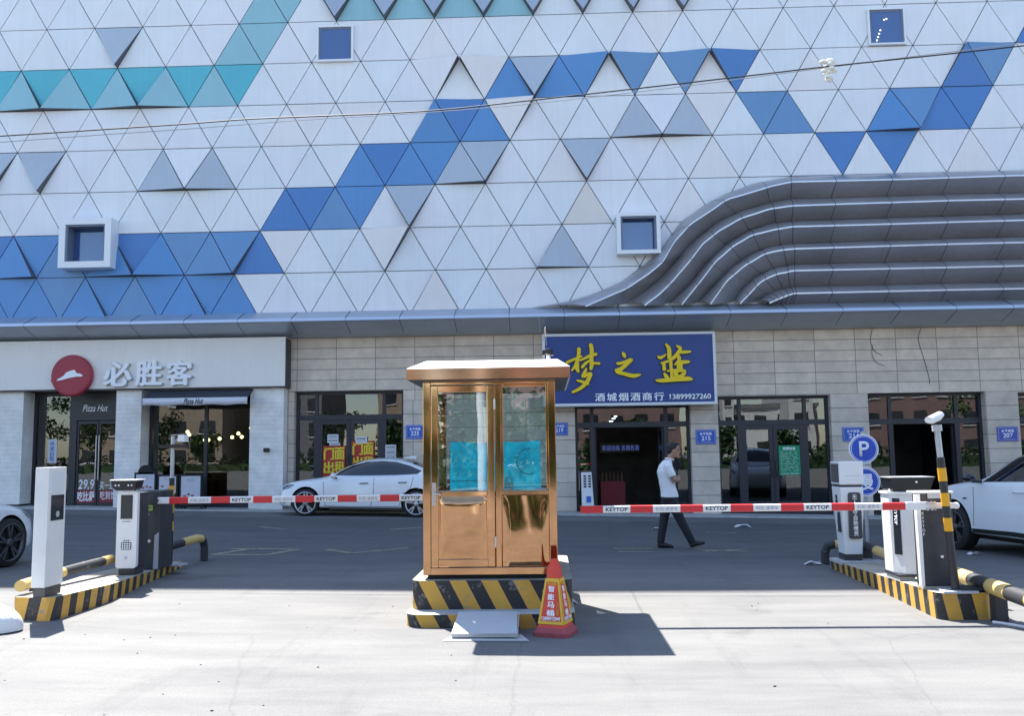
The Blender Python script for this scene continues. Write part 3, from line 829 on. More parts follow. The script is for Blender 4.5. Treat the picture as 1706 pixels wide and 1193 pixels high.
for i, (U, N) in enumerate(LV):
    nxt = LV[i + 1][0] if i < 5 else None
    b = MB(); n = len(U)
    vs = []
    for t, up_ in ((0, 0), (.3, .035), (.6, .05), (.85, .034), (1, 0)):     # the band's back is rolled, not flat
        vs += [(p.x + (q.x - p.x) * t, YU + (YN - YU) * t, p.y + (q.y - p.y) * t + up_) for p, q in zip(U, N)]
    b.add(vs, [(r * n + k, r * n + k + 1, (r + 1) * n + k + 1, (r + 1) * n + k) for r in range(4) for k in range(n - 1)], 'louvre_metal', True)
    # lower face: from the nose back to the next band's upper edge
    lo = [(p.x, YU + .012, p.y) for p in nxt] if nxt else [(p.x, YU, 5.30) for p in N]
    b.add([(p.x, YN, p.y - .028) for p in N] + lo, [(k, n + k, n + k + 1, k + 1) for k in range(n - 1)], 'louvre_metal', True)
    t = MB()  # bright lip standing for the highlight along the band's nose
    vs = [(p.x, YN - .004, p.y + .006) for p in N] + [(p.x, YN - .004, p.y - .03) for p in N]
    t.add(vs, [(k, k + 1, n + k + 1, n + k) for k in range(n - 1)], 'highlight_metal', True)
    s = b
    for k in list(range(1, 11)) + list(range(14, n - 3, 7)):
        if k < 10:
            xx = 20.5 - 1.43 * k - .05 * i
        a, c = U[k], N[k]
        if k < 10:
            def at_x(Lr, X):
                for q in range(len(Lr) - 1):
                    if Lr[q].x >= X >= Lr[q + 1].x:
                        return Lr[q].lerp(Lr[q + 1], (Lr[q].x - X) / max(1e-6, Lr[q].x - Lr[q + 1].x))
                return Lr[0]
            if xx < 7.3: continue
            a = at_x(U, xx); c = at_x(N, xx); e = at_x(nxt, xx + .0) if nxt else Vector((xx, 5.3))
        else:
            e = nxt[k] if nxt else Vector((c.x, 5.3))
        w = .006
        tang = Vector((w, 0))
        s.add([(a.x - w, YU - .004, a.y + .004), (a.x + w, YU - .004, a.y + .004), (c.x + w, YN - .007, c.y + .008), (c.x - w, YN - .007, c.y + .008),
               (c.x - w, YN - .007, c.y - .033), (c.x + w, YN - .007, c.y - .033), (e.x + w, YU, e.y - .008), (e.x - w, YU, e.y - .008)],
              [(3, 2, 5, 4), (4, 5, 6, 7)], 'seam')
        md = [(a.x + (c.x - a.x) * t, YU + (YN - YU) * t - .003, a.y + (c.y - a.y) * t + up_ + .003) for t, up_ in ((0, 0), (.3, .035), (.6, .05), (.85, .034), (1, .004))]
        s.add([(x_ - w, y_, z_) for x_, y_, z_ in md] + [(x_ + w, y_, z_) for x_, y_, z_ in md], [(k_, k_ + 5, k_ + 6, k_ + 1) for k_ in range(4)], 'seam')
    o = b.build('louvre_band', mall)
    t.build('highlight_lip', o).data.transform(Matrix.Translation(-mall.location))

# ground-floor wall with its openings
YW, YG = 23.9, 24.18
OPEN = [(-6.70, -3.76, 3.30), (.80, 3.84, 2.96), (4.56, 7.50, 3.0), (8.47, 11.48, 3.02), (12.33, 15.4, 2.99), (16.2, 19.2, 2.99)]
hd = MB(); piers = []
x = -6.86
for (a, b, t) in OPEN:
    hd.box(a, b, YW, YW + .34, t, 4.9, 'stone_header')
    hd.box(x, a, YW, YW + .34, 3.02, 4.9, 'stone_header')
    pr = MB(); pr.box(x, a, YW, YW + .34, -.9, 3.02, 'stone_pier'); piers.append(pr)
    x = b
hd.box(x, 34, YW, YW + .34, 3.02, 4.9, 'stone_header'); pr = MB(); pr.box(x, 34, YW, YW + .34, -1.2, 3.02, 'stone_pier'); piers.append(pr)
wl = hd.build('wall', mall)
for pr in piers: pr.build('pier', wl).data.transform(Matrix.Translation(-mall.location))
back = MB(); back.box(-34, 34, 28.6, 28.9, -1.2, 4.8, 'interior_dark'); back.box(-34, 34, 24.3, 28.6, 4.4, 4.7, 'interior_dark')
back.build('inner_wall', mall)

def shopfront(x0, x1, zt, mull, zt2, doors, open_door=None, glassm='shop_glass'):
    """frame with a transom; mull: x of the vertical bars below; doors: (x0, x1) leaves"""
    zb = gz((x0 + x1) / 2, 24) - .02
    f = MB(); fw = .075
    f.box(x0, x0 + fw, YG - .06, YG + .06, zb, zt, 'dark_frame'); f.box(x1 - fw, x1, YG - .06, YG + .06, zb, zt, 'dark_frame')
    f.box(x0 + fw, x1 - fw, YG - .06, YG + .06, zt - fw, zt, 'dark_frame')
    f.box(x0 + fw, x1 - fw, YG - .055, YG + .055, zt2 - .07, zt2 + .07, 'dark_frame')
    f.box(x0 + fw, x1 - fw, YG - .055, YG + .055, zb, zb + .16, 'dark_frame')
    for m in mull:
        f.box(m - .06, m + .06, YG - .05, YG + .05, zb + .16, zt2 - .07, 'dark_frame')
        f.box(m - .045, m + .045, YG - .05, YG + .05, zt2 + .07, zt - fw, 'dark_frame')
    o = f.build('shop_window', mall)
    T = Matrix.Translation(-mall.location)
    xs = [x0 + fw] + list(mull) + [x1 - fw]
    for a, b in zip(xs[:-1], xs[1:]):
        g = MB(); g.box(a, b, YG - .008, YG + .004, zt2 + .0705, zt - fw - .0005, glassm)
        g.build('pane', o).data.transform(T)
    low = [(a, b) for a, b in zip(xs[:-1], xs[1:]) if not any(a < (d0 + d1) / 2 < b for d0, d1 in doors)]
    for a, b in low:
        g = MB(); g.box(a, b, YG - .008, YG + .004, zb + .16, zt2 - .0705, glassm)
        g.build('pane', o).data.transform(T)
    for i, (d0, d1) in enumerate(doors):
        d = MB(); w = .10; z1 = zt2 - .075; z0 = zb + .165
        if open_door is not None and i in open_door:
            # leaf swung inwards
            sgn = open_door[i]
            hx = d0 if sgn > 0 else d1
            for (ya, yb, za, zc) in [(YG + .06, YG + .16, z0, z1), (YG + .06 + (d1 - d0) - .1, YG + .06 + (d1 - d0), z0, z1), (YG + .16, YG + .06 + (d1 - d0) - .1, z0, z0 + .2), (YG + .16, YG + .06 + (d1 - d0) - .1, z1 - .1, z1)]:
                d.box(min(hx, hx + .045 * sgn), max(hx, hx + .045 * sgn), ya, yb, za, zc, 'dark_frame')
            do = d.build('door', mall)
            g = MB(); g.box(min(hx + .02 * sgn, hx + .025 * sgn), max(hx + .02 * sgn, hx + .025 * sgn), YG + .16, YG + .06 + (d1 - d0) - .1, z0 + .2, z1 - .1, 'door_glass')
            g.build('pane', do).data.transform(T)
            continue
        d.box(d0, d0 + w, YG - .045, YG + .03, z0, z1, 'dark_frame'); d.box(d1 - w, d1, YG - .045, YG + .03, z0, z1, 'dark_frame')
        d.box(d0 + w, d1 - w, YG - .045, YG + .03, z0, z0 + .22, 'dark_frame'); d.box(d0 + w, d1 - w, YG - .045, YG + .03, z1 - .11, z1, 'dark_frame')
        do = d.build('door', mall)
        g = MB(); g.box(d0 + w, d1 - w, YG - .012, YG - .002, z0 + .22, z1 - .11, 'door_glass')
        g.build('pane', do).data.transform(T)
        hx = d1 - .05 if i % 2 == 0 else d0 + .05
        h = MB(); h.tube([(hx, YG - .05, z0 + .85), (hx, YG - .1, z0 + .87), (hx, YG - .1, z0 + 1.3), (hx, YG - .05, z0 + 1.32)], .013, 'dark_frame', 8)
        h.build('handle', do).data.transform(T)
    # the room behind
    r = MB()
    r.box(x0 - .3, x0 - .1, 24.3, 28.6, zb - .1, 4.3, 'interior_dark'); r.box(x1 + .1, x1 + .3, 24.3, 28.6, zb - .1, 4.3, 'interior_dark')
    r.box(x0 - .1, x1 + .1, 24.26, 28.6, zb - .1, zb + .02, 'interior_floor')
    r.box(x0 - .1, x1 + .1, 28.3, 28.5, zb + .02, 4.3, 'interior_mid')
    r.build('interior', o).data.transform(T)
    return o
shopfront(-6.70, -3.76, 3.30, (-6.15, -4.32), 2.60, [(-6.09, -5.24), (-5.23, -4.38)])
shopfront(.80, 3.84, 2.96, (1.26, 3.22), 2.30, [(1.32, 2.24), (2.24, 3.16)], {0: 1, 1: -1})
shopfront(4.56, 7.50, 3.0, (5.17, 6.88), 2.30, [(5.23, 6.02), (6.03, 6.82)])
shopfront(8.47, 11.48, 3.02, (9.11, 10.83), 2.28, [(9.17, 9.96), (9.98, 10.77)], {0: 1, 1: -1})
shopfront(12.33, 15.4, 2.99, (12.95, 14.8), 2.28, [(13.0, 13.86), (13.87, 14.74)])
shopfront(16.2, 19.2, 2.99, (16.8, 18.6), 2.28, [(16.9, 17.7), (17.7, 18.5)])

# the restaurant front
T = Matrix.Translation(-mall.location)
fa = MB(); fa.box(-34, -6.82, 23.44, 24.3, 3.42, 4.735, 'pizza_fascia')
fo = fa.build('fascia', mall, bevel=.012)
sh = MB(); sh.box(-34, -6.81, 23.43, 23.5, 3.385, 3.42, 'dark_frame'); sh.box(-6.82, -6.80, 23.44, 24.0, 3.385, 4.7, 'dark_frame')  # dark strips along the fascia's lower edge and right end
sh.build('dark_trim', fo).data.transform(T)
for (a, b) in [(-17.2, -13.9), (-11.38, -10.70), (-7.78, -6.88), (-24, -20.6)]:
    c = MB(); c.box(a, b, 23.55, 24.3, -.1, 3.385, 'pizza_wall')
    q = c.build('column', mall)
    k = MB(); k.box(a - .004, b + .004, 23.54, 24.3, -.1, gz(a, 23.5) + .02, 'dark_frame'); k.build('base_strip', q).data.transform(T)
def pizza_glass(x0, x1, bars, zb, zt):
    f = MB(); y = 24.12
    f.box(x0, x0 + .08, y - .05, y + .05, zb, zt, 'dark_frame'); f.box(x1 - .08, x1, y - .05, y + .05, zb, zt, 'dark_frame')
    f.box(x0 + .08, x1 - .08, y - .05, y + .05, zt - .1, zt, 'dark_frame'); f.box(x0 + .08, x1 - .08, y - .05, y + .05, zb, zb + .12, 'dark_frame')
    for b in bars: f.box(b - .045, b + .045, y - .05, y + .05, zb + .12, zt - .1, 'dark_frame')
    o = f.build('shop_window', mall)
    xs = [x0 + .08] + [v for b in bars for v in (b - .045, b + .045)] + [x1 - .08]
    for a, b in zip(xs[::2], xs[1::2]):
        g = MB(); g.box(a, b, y - .006, y + .006, zb + .12, zt - .1, 'shop_glass'); g.build('pane', o).data.transform(T)
    return o
zb = gz(-9.3, 24) + .02
pw = pizza_glass(-10.70, -7.78, (-9.15,), zb, 3.385)
zb2 = gz(-12.6, 24) + .02
pizza_glass(-13.9, -12.82, (), zb2, 3.385)
# entrance: dark surround with a double door
en = MB(); y = 24.12
en.box(-12.82, -11.38, y - .06, y + .06, 2.62, 3.385, 'dark_frame'); en.box(-12.82, -12.70, y - .06, y + .06, zb2, 2.62, 'dark_frame'); en.box(-11.50, -11.38, y - .06, y + .06, zb2, 2.62, 'dark_frame')
eo = en.build('entrance_frame', mall)
text('lettering', 'Pizza Hut', -12.55, 2.86, -11.85, 3.04, y - .062, 'text_white', mall, shear=.35, ext=.003)
for i, (a, b) in enumerate([(-12.69, -12.11), (-12.09, -11.51)]):
    d = MB()
    d.box(a, a + .05, y - .03, y + .03, zb2 + .02, 2.6, 'dark_frame'); d.box(b - .05, b, y - .03, y + .03, zb2 + .02, 2.6, 'dark_frame')
    d.box(a + .05, b - .05, y - .03, y + .03, zb2 + .02, zb2 + .1, 'dark_frame'); d.box(a + .05, b - .05, y - .03, y + .03, 2.52, 2.6, 'dark_frame')
    do = d.build('door', mall)
    g = MB(); g.box(a + .05, b - .05, y - .006, y + .006, zb2 + .1, 2.52, 'door_glass'); g.build('pane', do).data.transform(T)
    hx = b - .03 if i == 0 else a + .03
    h = MB(); h.tube([(hx, y - .07, zb2 + .7), (hx, y - .07, zb2 + 1.9)], .016, 'steel', 8); h.build('handle', do).data.transform(T)
    g = MB(); g.box(a + .05, b - .05, y - .012, y - .008, zb2 + .1, zb2 + .42, 'decal_red'); g.build('decal', do).data.transform(T)
    if i == 0:
        t1 = text('lettering', '29.9', a + .06, zb2 + .45, b - .06, zb2 + .72, y - .014, 'text_white', mall, bold=.02, shear=.15)
        t2 = text('lettering', '吃比萨', a + .06, zb2 + .14, b - .05, zb2 + .40, y - .014, 'text_white', mall, bold=.03)
    else:
        t1 = text('lettering', '买一送3', a + .05, zb2 + .45, b - .05, zb2 + .66, y - .014, 'text_white', mall, bold=.01, shear=.1)
        t2 = text('lettering', '吃到饱', a + .08, zb2 + .18, b - .08, zb2 + .40, y - .014, 'text_white', mall, bold=.01)
    for t in (t1, t2):
        t.parent = do
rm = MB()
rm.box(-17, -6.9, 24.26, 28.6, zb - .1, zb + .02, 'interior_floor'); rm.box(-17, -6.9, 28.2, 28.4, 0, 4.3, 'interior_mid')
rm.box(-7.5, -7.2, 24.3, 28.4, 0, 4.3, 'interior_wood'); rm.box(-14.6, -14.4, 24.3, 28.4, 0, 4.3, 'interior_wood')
for xx in (-10.3, -9.3, -8.3):   # tables and sofa backs inside
    rm.box(xx - .35, xx + .35, 25.0, 25.7, zb + .70, zb + .74, 'interior_wood'); rm.box(xx - .04, xx + .04, 25.3, 25.4, zb, zb + .7, 'dark_frame')
    rm.box(xx - .45, xx + .45, 26.1, 26.3, zb, zb + 1.1, 'interior_wood')
rm.build('interior', pw).data.transform(T)
# ================================================================== signs and notices on the building
def at(x, y, z): return (x, y, z)
# round red restaurant logo
lg = thing('logo_sign', 'round dark red disc sign with a white hat emblem hung over the restaurant entrance', 'sign', (-12.50, 23.3, 3.78))
d = MB(); d.lathe([(.50, .12), (.545, .10), (.555, .0), (.53, -.04), (.49, -.05)], -12.50, 23.33, 'logo_red', 48, 'y', 3.78, smooth=False)
d.build('disc', lg)
rg = MB()
for (r0, y0) in ((.455, 23.279),):
    vs = []; n = 60
    for k in range(n + 1):
        t = R(-60) + R(300) * k / n
        vs += [(-12.50 + .452 * math.cos(t), y0, 3.78 + .452 * math.sin(t)), (-12.50 + .468 * math.cos(t), y0, 3.78 + .468 * math.sin(t))]
    rg.add(vs, [(2 * k, 2 * k + 1, 2 * k + 3, 2 * k + 2) for k in range(n)], 'decal_red')
rg.build('ring_line', lg)
hat = [(285, 755), (330, 705), (470, 630), (530, 545), (600, 515), (735, 478), (765, 505), (790, 560), (900, 580), (970, 630), (940, 655), (800, 655), (600, 690), (430, 735)]
em = MB(); em.prism([(-12.50 + (x - 640) * .00103, 3.78 - (y - 620) * .00103) for x, y in hat], 23.25, 23.278, 'text_white'); em.build('emblem', lg)
kn = MB(); kn.sphere((-13.03, 23.36, 3.66), .045, 'logo_red'); kn.build('bracket', lg)

rs = thing('shop_sign', 'white raised characters of the restaurant name on its grey fascia', 'sign', (-10.5, 23.4, 3.8))
for ch, a, b in (('必', -11.66, -10.92), ('胜', -10.81, -10.10), ('客', -9.98, -9.30)):
    text('letter', ch, a + .03, 3.49, b, 4.13, 23.40, 'text_white', rs, ext=.07, bold=.032)
# letters stand off the fascia on a dark backing edge
for ch, a, b in (('必', -11.66, -10.92), ('胜', -10.81, -10.10), ('客', -9.98, -9.30)):
    text('letter_back', ch, a + .035, 3.475, b + .015, 4.125, 23.43, 'grey_paint', rs, ext=.028, bold=.04)

# awning over the restaurant window
aw = thing('awning', 'small dark awning with a white lettered valance over the restaurant window', 'awning', (-9.07, 23.2, 3.1))
a = MB(); a.add([(-10.44, 23.54, 3.37), (-7.70, 23.54, 3.37), (-7.70, 23.06, 3.12), (-10.44, 23.06, 3.12), (-10.44, 23.54, 3.33), (-7.70, 23.54, 3.33), (-7.70, 23.09, 3.10), (-10.44, 23.09, 3.10)],
                [(0, 1, 2, 3), (4, 7, 6, 5), (0, 3, 7, 4), (1, 5, 6, 2)], 'awning_dark'); a.build('canopy_cloth', aw)
a = MB()
vs = []
for k in range(25):
    x = -10.45 + 2.76 * k / 24; s = .006 * math.sin(k * 1.3)
    vs += [(x, 23.05 + s, 3.125), (x, 23.05 - s, 2.935 + .012 * math.sin(k * .9))]
a.add(vs, [(2 * k, 2 * k + 2, 2 * k + 3, 2 * k + 1) for k in range(24)], 'awning_white', True)
vb = a.build('valance', aw, fix=False); so = vb.modifiers.new('th', 'SOLIDIFY'); so.thickness = .008
text('lettering', 'Pizza Hut', -9.36, 2.96, -8.84, 3.11, 23.036, 'ink', aw, shear=.4, ext=.002, bold=.012)

# house-number plates
def plate(x0, x1, z0, z1, num, label, mat='plate_blue', y=23.885):
    p = thing('house_number_plate', label, 'sign', ((x0 + x1) / 2, y, z0), group='house number plates between the shops')
    b = MB(); b.box(x0, x1, y - .012, YW + .0, z0, z1, mat); b.build('plate', p, bevel=.006)
    e = MB(); w = .008; i = .022
    for q in ((x0 + i, x1 - i, z0 + i, z0 + i + w), (x0 + i, x1 - i, z1 - i - w, z1 - i), (x0 + i, x0 + i + w, z0 + i + w, z1 - i - w), (x1 - i - w, x1 - i, z0 + i + w, z1 - i - w)):
        e.box(q[0], q[1], y - .0145, y - .0122, q[2], q[3], 'text_grey')
    e.build('border', p)
    w = x1 - x0; h = z1 - z0
    text('lettering', '永平南路', x0 + w * .2, z0 + h * .62, x1 - w * .2, z0 + h * .82, y - .0125, 'text_white', p, bold=.02, spacing=1.1)
    text('number', num, x0 + w * .27, z0 + h * .25, x1 - w * .27, z0 + h * .56, y - .0125, 'text_white', p, bold=.02)
    text('lettering', 'YONGPING NANLU', x0 + w * .22, z0 + h * .13, x1 - w * .22, z0 + h * .185, y - .0125, 'text_grey', p)
plate(-3.69, -3.20, 1.99, 2.36, '225', 'blue house number plate 225 left of the booth roof')
plate(.16, .61, 2.03, 2.37, '219', 'blue house number plate 219 half hidden by the booth')
plate(3.96, 4.48, 1.75, 2.13, '215', 'blue house number plate 215 beside the wine shop door')
plate(7.77, 8.31, 1.77, 2.14, '211', 'blue house number plate behind the round parking sign')
plate(11.73, 12.26, 1.72, 2.10, '207', 'violet blue house number plate 207 above the white crossover car', 'plate_purple')

# the blue wine-shop sign
ws = thing('shop_sign', 'big blue wine shop sign with yellow brush characters and white frame', 'sign', (2.2, 23.4, 2.78))
b = MB(); b.box(.04, 4.39, 23.38, YW, 2.84, 4.60, 'sign_blue'); b.build('panel', ws)
f = MB()
f.box(-.03, .04, 23.36, YW, 2.77, 4.67, 'sign_frame'); f.box(4.39, 4.46, 23.36, YW, 2.77, 4.67, 'sign_frame')
f.box(.04, 4.39, 23.36, YW, 2.77, 2.84, 'sign_frame'); f.box(.04, 4.39, 23.36, YW, 4.60, 4.67, 'sign_frame')
f.build('frame', ws, bevel=.006)
def brush(strokes, nm):
    """brush strokes as rounded ribbons with real thickness: a dark painted shadow edge behind, the yellow face in front"""
    for name, mat, grow, y0, y1 in (('letter', 'sign_yellow', 0, 23.315, 23.335), ('letter_shadow', 'sign_shadow_edge', .012, 23.336, 23.379)):
        m = MB()
        for si, st in enumerate(strokes):
            P = [Vector((x, z)) for x, z, w in st]; Wd = [w for x, z, w in st]
            pts = []; ws_ = []
            for i in range(len(P) - 1):
                p0, p1, p2, p3 = P[max(i - 1, 0)], P[i], P[i + 1], P[min(i + 2, len(P) - 1)]
                for k in range(6):
                    t = k / 6
                    pts.append(.5 * ((2 * p1) + (p2 - p0) * t + (2 * p0 - 5 * p1 + 4 * p2 - p3) * t * t + (3 * p1 - p0 - 3 * p2 + p3) * t ** 3))
                    ws_.append(Wd[i] * (1 - t) + Wd[i + 1] * t)
            pts.append(P[-1]); ws_.append(Wd[-1])
            Lp, Rp = [], []
            for i, p in enumerate(pts):
                dd = (pts[min(i + 1, len(pts) - 1)] - pts[max(i - 1, 0)]).normalized()
                q = Vector((-dd.y, dd.x)) * (ws_[i] * .98 + grow)
                Lp.append(p + q); Rp.append(p - q)
            d0 = (pts[0] - pts[1]).normalized() * (ws_[0] + grow); d1 = (pts[-1] - pts[-2]).normalized() * (ws_[-1] + grow)
            loop = [pts[0] + d0 * .8] + Lp + [pts[-1] + d1 * .8] + Rp[::-1]
            e = si * .0009
            n = len(Lp)
            vf = [(v.x, y0 - e, v.y) for v in Lp] + [(v.x, y0 - e, v.y) for v in Rp]
            fs = [(k, k + 1, n + k + 1, n + k) for k in range(n - 1)]
            c0 = len(vf); vf += [(loop[0].x, y0 - e, loop[0].y), (loop[n + 1].x, y0 - e, loop[n + 1].y)]
            fs += [(c0, 0, n), (c0 + 1, 2 * n - 1, n - 1)]
            m.add(vf, fs, mat)
            vb = [(v.x, y0 - e, v.y) for v in loop] + [(v.x, y1, v.y) for v in loop]
            k2 = len(loop)
            m.add(vb, [(k, (k + 1) % k2, (k + 1) % k2 + k2, k + k2) for k in range(k2)], mat)
        m.build(name, ws, fix=False)
brush(MENG, 'a'); brush(ZHI, 'b'); brush(LAN, 'c')
text('lettering', '酒城烟酒商行', 1.32, 2.89, 3.09, 3.10, 23.378, 'text_white', ws, ext=.012, bold=.018, spacing=1.25)
text('number', '13899927260', 3.24, 2.91, 4.30, 3.05, 23.378, 'text_white', ws, ext=.012, bold=.022)

# posters and papers on the vacant shop
def poster(x0, x1, z0, z1, label, tilt=0.0):
    y = YG - .052
    p = thing('rental_poster', label, 'poster', ((x0 + x1) / 2, y, z0), group='red and yellow shop to let posters')
    b = MB(); b.box(x0, x1, y - .004, y, z0, z1, 'poster_red'); b.build('sheet', p)
    w = (x1 - x0); h = (z1 - z0)
    for i, ch in enumerate('门面出租'):
        cx = x0 + w * (.06 + .47 * (i % 2)); cz = z1 - h * (.36 + .36 * (i // 2))
        text('letter', ch, cx, cz, cx + w * .42, cz + h * .31, y - .0045, 'poster_yellow', p, bold=.035, ext=.002)
    text('number', '1389992', x0 + w * .08, z0 + h * .05, x1 - w * .08, z0 + h * .19, y - .0045, 'poster_yellow', p, bold=.03)
poster(-5.97, -5.36, .82, 1.84, 'red to let poster with yellow characters on the left door, behind the sedan')
poster(-5.19, -4.58, .94, 1.96, 'red to let poster set a little higher on the right door behind the sedan')
def paper(x0, x1, z0, z1, label, rows, y=None, name='paper_notice'):
    y = y if y else YG - .056
    p = thing(name, label, 'notice', ((x0 + x1) / 2, y, z0), group='white paper notices on the vacant shop')
    l = MB(); l.box(x0, x1, y - .003, y, z0, z1, 'paper'); h = z1 - z0; w = x1 - x0
    for k in range(rows):
        zz = z1 - h * (k + 1) / (rows + 1)
        xx = x0 + w * .12
        while xx < x1 - w * .15:
            ww = random.uniform(.05, .14) * w; l.box(xx, min(xx + ww, x1 - w * .1), y - .0045, y - .0032, zz - h * .18 / rows, zz + h * .18 / rows, 'ink_faint' if k % 2 else 'ink'); xx += ww + w * .04
    l.build('sheet', p)
paper(-5.85, -5.55, 1.92, 2.15, 'upper white paper taped above the left to let poster', 3)
paper(-5.79, -5.50, 1.85, 1.918, 'narrow white paper strip directly on top of the left to let poster', 1, YG - .062)
paper(-5.08, -4.77, 1.90, 2.08, 'white paper label above the right to let poster', 2, YG - .062)
paper(-4.28, -3.99, 1.44, 1.85, 'tall white paper notice on the side pane right of the doors', 5)
gn = thing('price_notice', 'green price notice with white print on a glass door right of the wine shop', 'notice', (6.43, 24.1, .92))
b = MB(); y = YG - .05; b.box(6.15, 6.71, y - .006, y, .91, 1.69, 'notice_green')
text('heading', '收费标准', 6.27, 1.57, 6.59, 1.65, y - .007, 'text_white', gn, bold=.02)
l = b
for k in range(12):
    zz = 1.52 - k * .045; xx = 6.2
    while xx < 6.64:
        ww = random.uniform(.02, .06); l.box(xx, min(xx + ww, 6.66), y - .0085, y - .0065, zz - .008, zz + .006, 'text_grey'); xx += ww + random.choice([.012, .02, .08])
l.build('board', gn)
text('lettering', '咨询电话  服务热线', 6.2, .935, 6.66, .968, y - .007, 'text_white', gn)
st = thing('window_sticker', 'pale blue rounded service sticker on the glass left of the restaurant doors', 'sticker', (-13.37, 24.05, 1.6))
b = MB(); b.box(-13.50, -13.25, 24.105, 24.112, 1.48, 2.12, 'paper'); b.build('sheet', st)
text('lettering', ['外', '卖', '自', '取'], -13.44, 1.53, -13.31, 2.06, 24.104, 'plate_blue', st, vertical=True, bold=.02)

# narrow stand-up sign by the wine shop door
sd = thing('standing_sign', 'narrow white standing sign with black printed columns beside the wine shop door', 'sign', (1.07, 23.72, gz(1.07, 23.7) + .045))
z = gz(1.07, 23.7) + .046
b = MB(); b.add([(.93, 23.62, z), (1.25, 23.62, z), (1.20, 23.80, z + 1.04), (.93, 23.80, z + 1.04), (.93, 23.65, z), (1.25, 23.65, z), (1.20, 23.83, z + 1.04), (.93, 23.83, z + 1.04)],
                [(0, 1, 2, 3), (4, 7, 6, 5), (0, 3, 7, 4), (1, 5, 6, 2), (3, 2, 6, 7), (0, 4, 5, 1)], 'sack')
for c in (0, 1):
    for k in range(5):
        t = .62 + .065 * k; yy = 23.62 + .18 * t - .006
        b.add([(.99 + .12 * c, yy, z + 1.04 * t), (1.06 + .12 * c, yy, z + 1.04 * t), (1.06 + .12 * c, yy + .008, z + 1.04 * t + .045), (.99 + .12 * c, yy + .008, z + 1.04 * t + .045)], [(0, 1, 2, 3)], 'ink')
b.build('panel', sd)
b = MB(); b.add([(1.05, 23.655, z + .26), (1.17, 23.655, z + .26), (1.17, 23.68, z + .42), (1.05, 23.68, z + .42)], [(0, 1, 2, 3)], 'plate_blue'); b.build('logo_patch', sd)

# menu boards in front of the restaurant window
def menu(x0, x1, z0, z1, y, label, ornate=False):
    zg = gz(x0, y) + .045
    m = thing('menu_board', label, 'menu board', ((x0 + x1) / 2, y, zg), group='menu boards before the restaurant window')
    b = MB(); e = .05; ln = .10
    b.box(x0 - e, x1 + e, y, y + .03, z0 - .08, z1 + e, 'black_matt')
    if ornate: b.lathe([(.20, 0), (.20, .03)], (x0 + x1) / 2, y, 'black_matt', 20, 'y', z1 + .04)
    b.box(x0 - e, x0 - e + .05, y + .03, y + .08, zg, z1, 'black_matt'); b.box(x1 + e - .05, x1 + e, y + .03, y + .08, zg, z1, 'black_matt')
    b.box(x0 - e, x0 - e + .05, y + .3, y + .35, zg, z0, 'black_matt'); b.box(x1 + e - .05, x1 + e, y + .3, y + .35, zg, z0, 'black_matt')
    b.box(x0 - e, x1 + e, y + .08, y + .35, z0 - .12, z0 - .09, 'black_matt')
    b.build('frame', m)
    p = MB(); p.box(x0, x1, y - .008, y - .0005, z0, z1, 'menu_paper'); p.build('menu_sheet', m)
    w = x1 - x0; h = z1 - z0
    q = MB()
    for k in range(4): q.sphere((x0 + w * (.2 + .2 * k), y - .009, z0 + h * random.uniform(.15, .42)), w * .085, 'menu_food', 8, 6, (1, .05, .7))
    q.build('picture', m)
    text('heading', '菜单', x0 + w * .3, z1 - h * .22, x1 - w * .3, z1 - h * .08, y - .0085, 'ink_faint', m)
menu(-10.63, -10.15, .68, 1.16, 23.22, 'black ornate topped menu board behind the ticket kiosk, leftmost', True)
menu(-10.02, -9.58, .66, 1.10, 23.22, 'middle menu board with a round topped frame, behind the barrier cabinet', False)
menu(-9.43, -8.93, .42, 1.10, 23.2, 'largest menu board with a food picture, right of the camera pole')

# lamps glowing inside
for (px, pz, yy) in [(-10.1, 2.25, 25.2), (-10.05, 2.17, 25.2), (-9.75, 2.02, 25.6), (-9.65, 2.02, 25.6), (-9.7, 1.9, 25.6), (-9.25, 2.05, 25.4), (-9.1, 2.1, 26), (-8.85, 2.2, 25.8), (-8.75, 2.1, 25.8), (-8.6, 1.95, 26.2), (-8.45, 2.35, 25.7), (-8.2, 1.95, 25.4), (-8.05, 1.9, 26.0), (-10.35, 2.05, 25.3), (-10.28, 2.05, 25.3)]:
    l = thing('pendant_lamp', 'small round yellow lamp glowing behind the restaurant window', 'lamp', (px, yy, pz), group='yellow globe lamps inside the restaurant')
    b = MB(); b.sphere((px, yy, pz + .05), .052, 'lamp_glow'); b.build('globe', l)
    b = MB(); b.tube([(px, yy, pz + .1), (px, yy, 4.3)], .006, 'black_plastic', 6); b.build('cord', l)
for (px, pz, yy) in [(1.85, 2.42, 25.2), (1.98, 2.52, 26.0), (2.1, 2.62, 26.9)]:
    l = thing('ceiling_light', 'small white ceiling light inside the dark wine shop', 'lamp', (px, yy, pz), group='ceiling lights in the wine shop')
    b = MB(); b.lathe([(.05, 0), (.06, .02)], px, yy, 'lamp_cool', 12, 'z', pz); b.build('diffuser', l)
    b = MB(); b.tube([(px, yy, pz + .021), (px, yy, 4.3)], .012, 'black_plastic', 6); b.build('stem', l)
sh = thing('display_counter', 'dark red counter with gift boxes inside the wine shop', 'counter', (1.9, 26.0, -.02))
b = MB(); b.box(1.55, 2.25, 25.8, 26.4, .0, .75, 'decal_red'); b.build('counter', sh, bevel=.01)
b = MB()
for k in range(6): b.tube([(1.62 + k * .11, 26.0, .75), (1.62 + k * .11, 26.0, .92), (1.62 + k * .11, 26.0, 1.02)], [.035, .035, .012], 'interior_wood', 8)
b.build('bottle_row', sh)
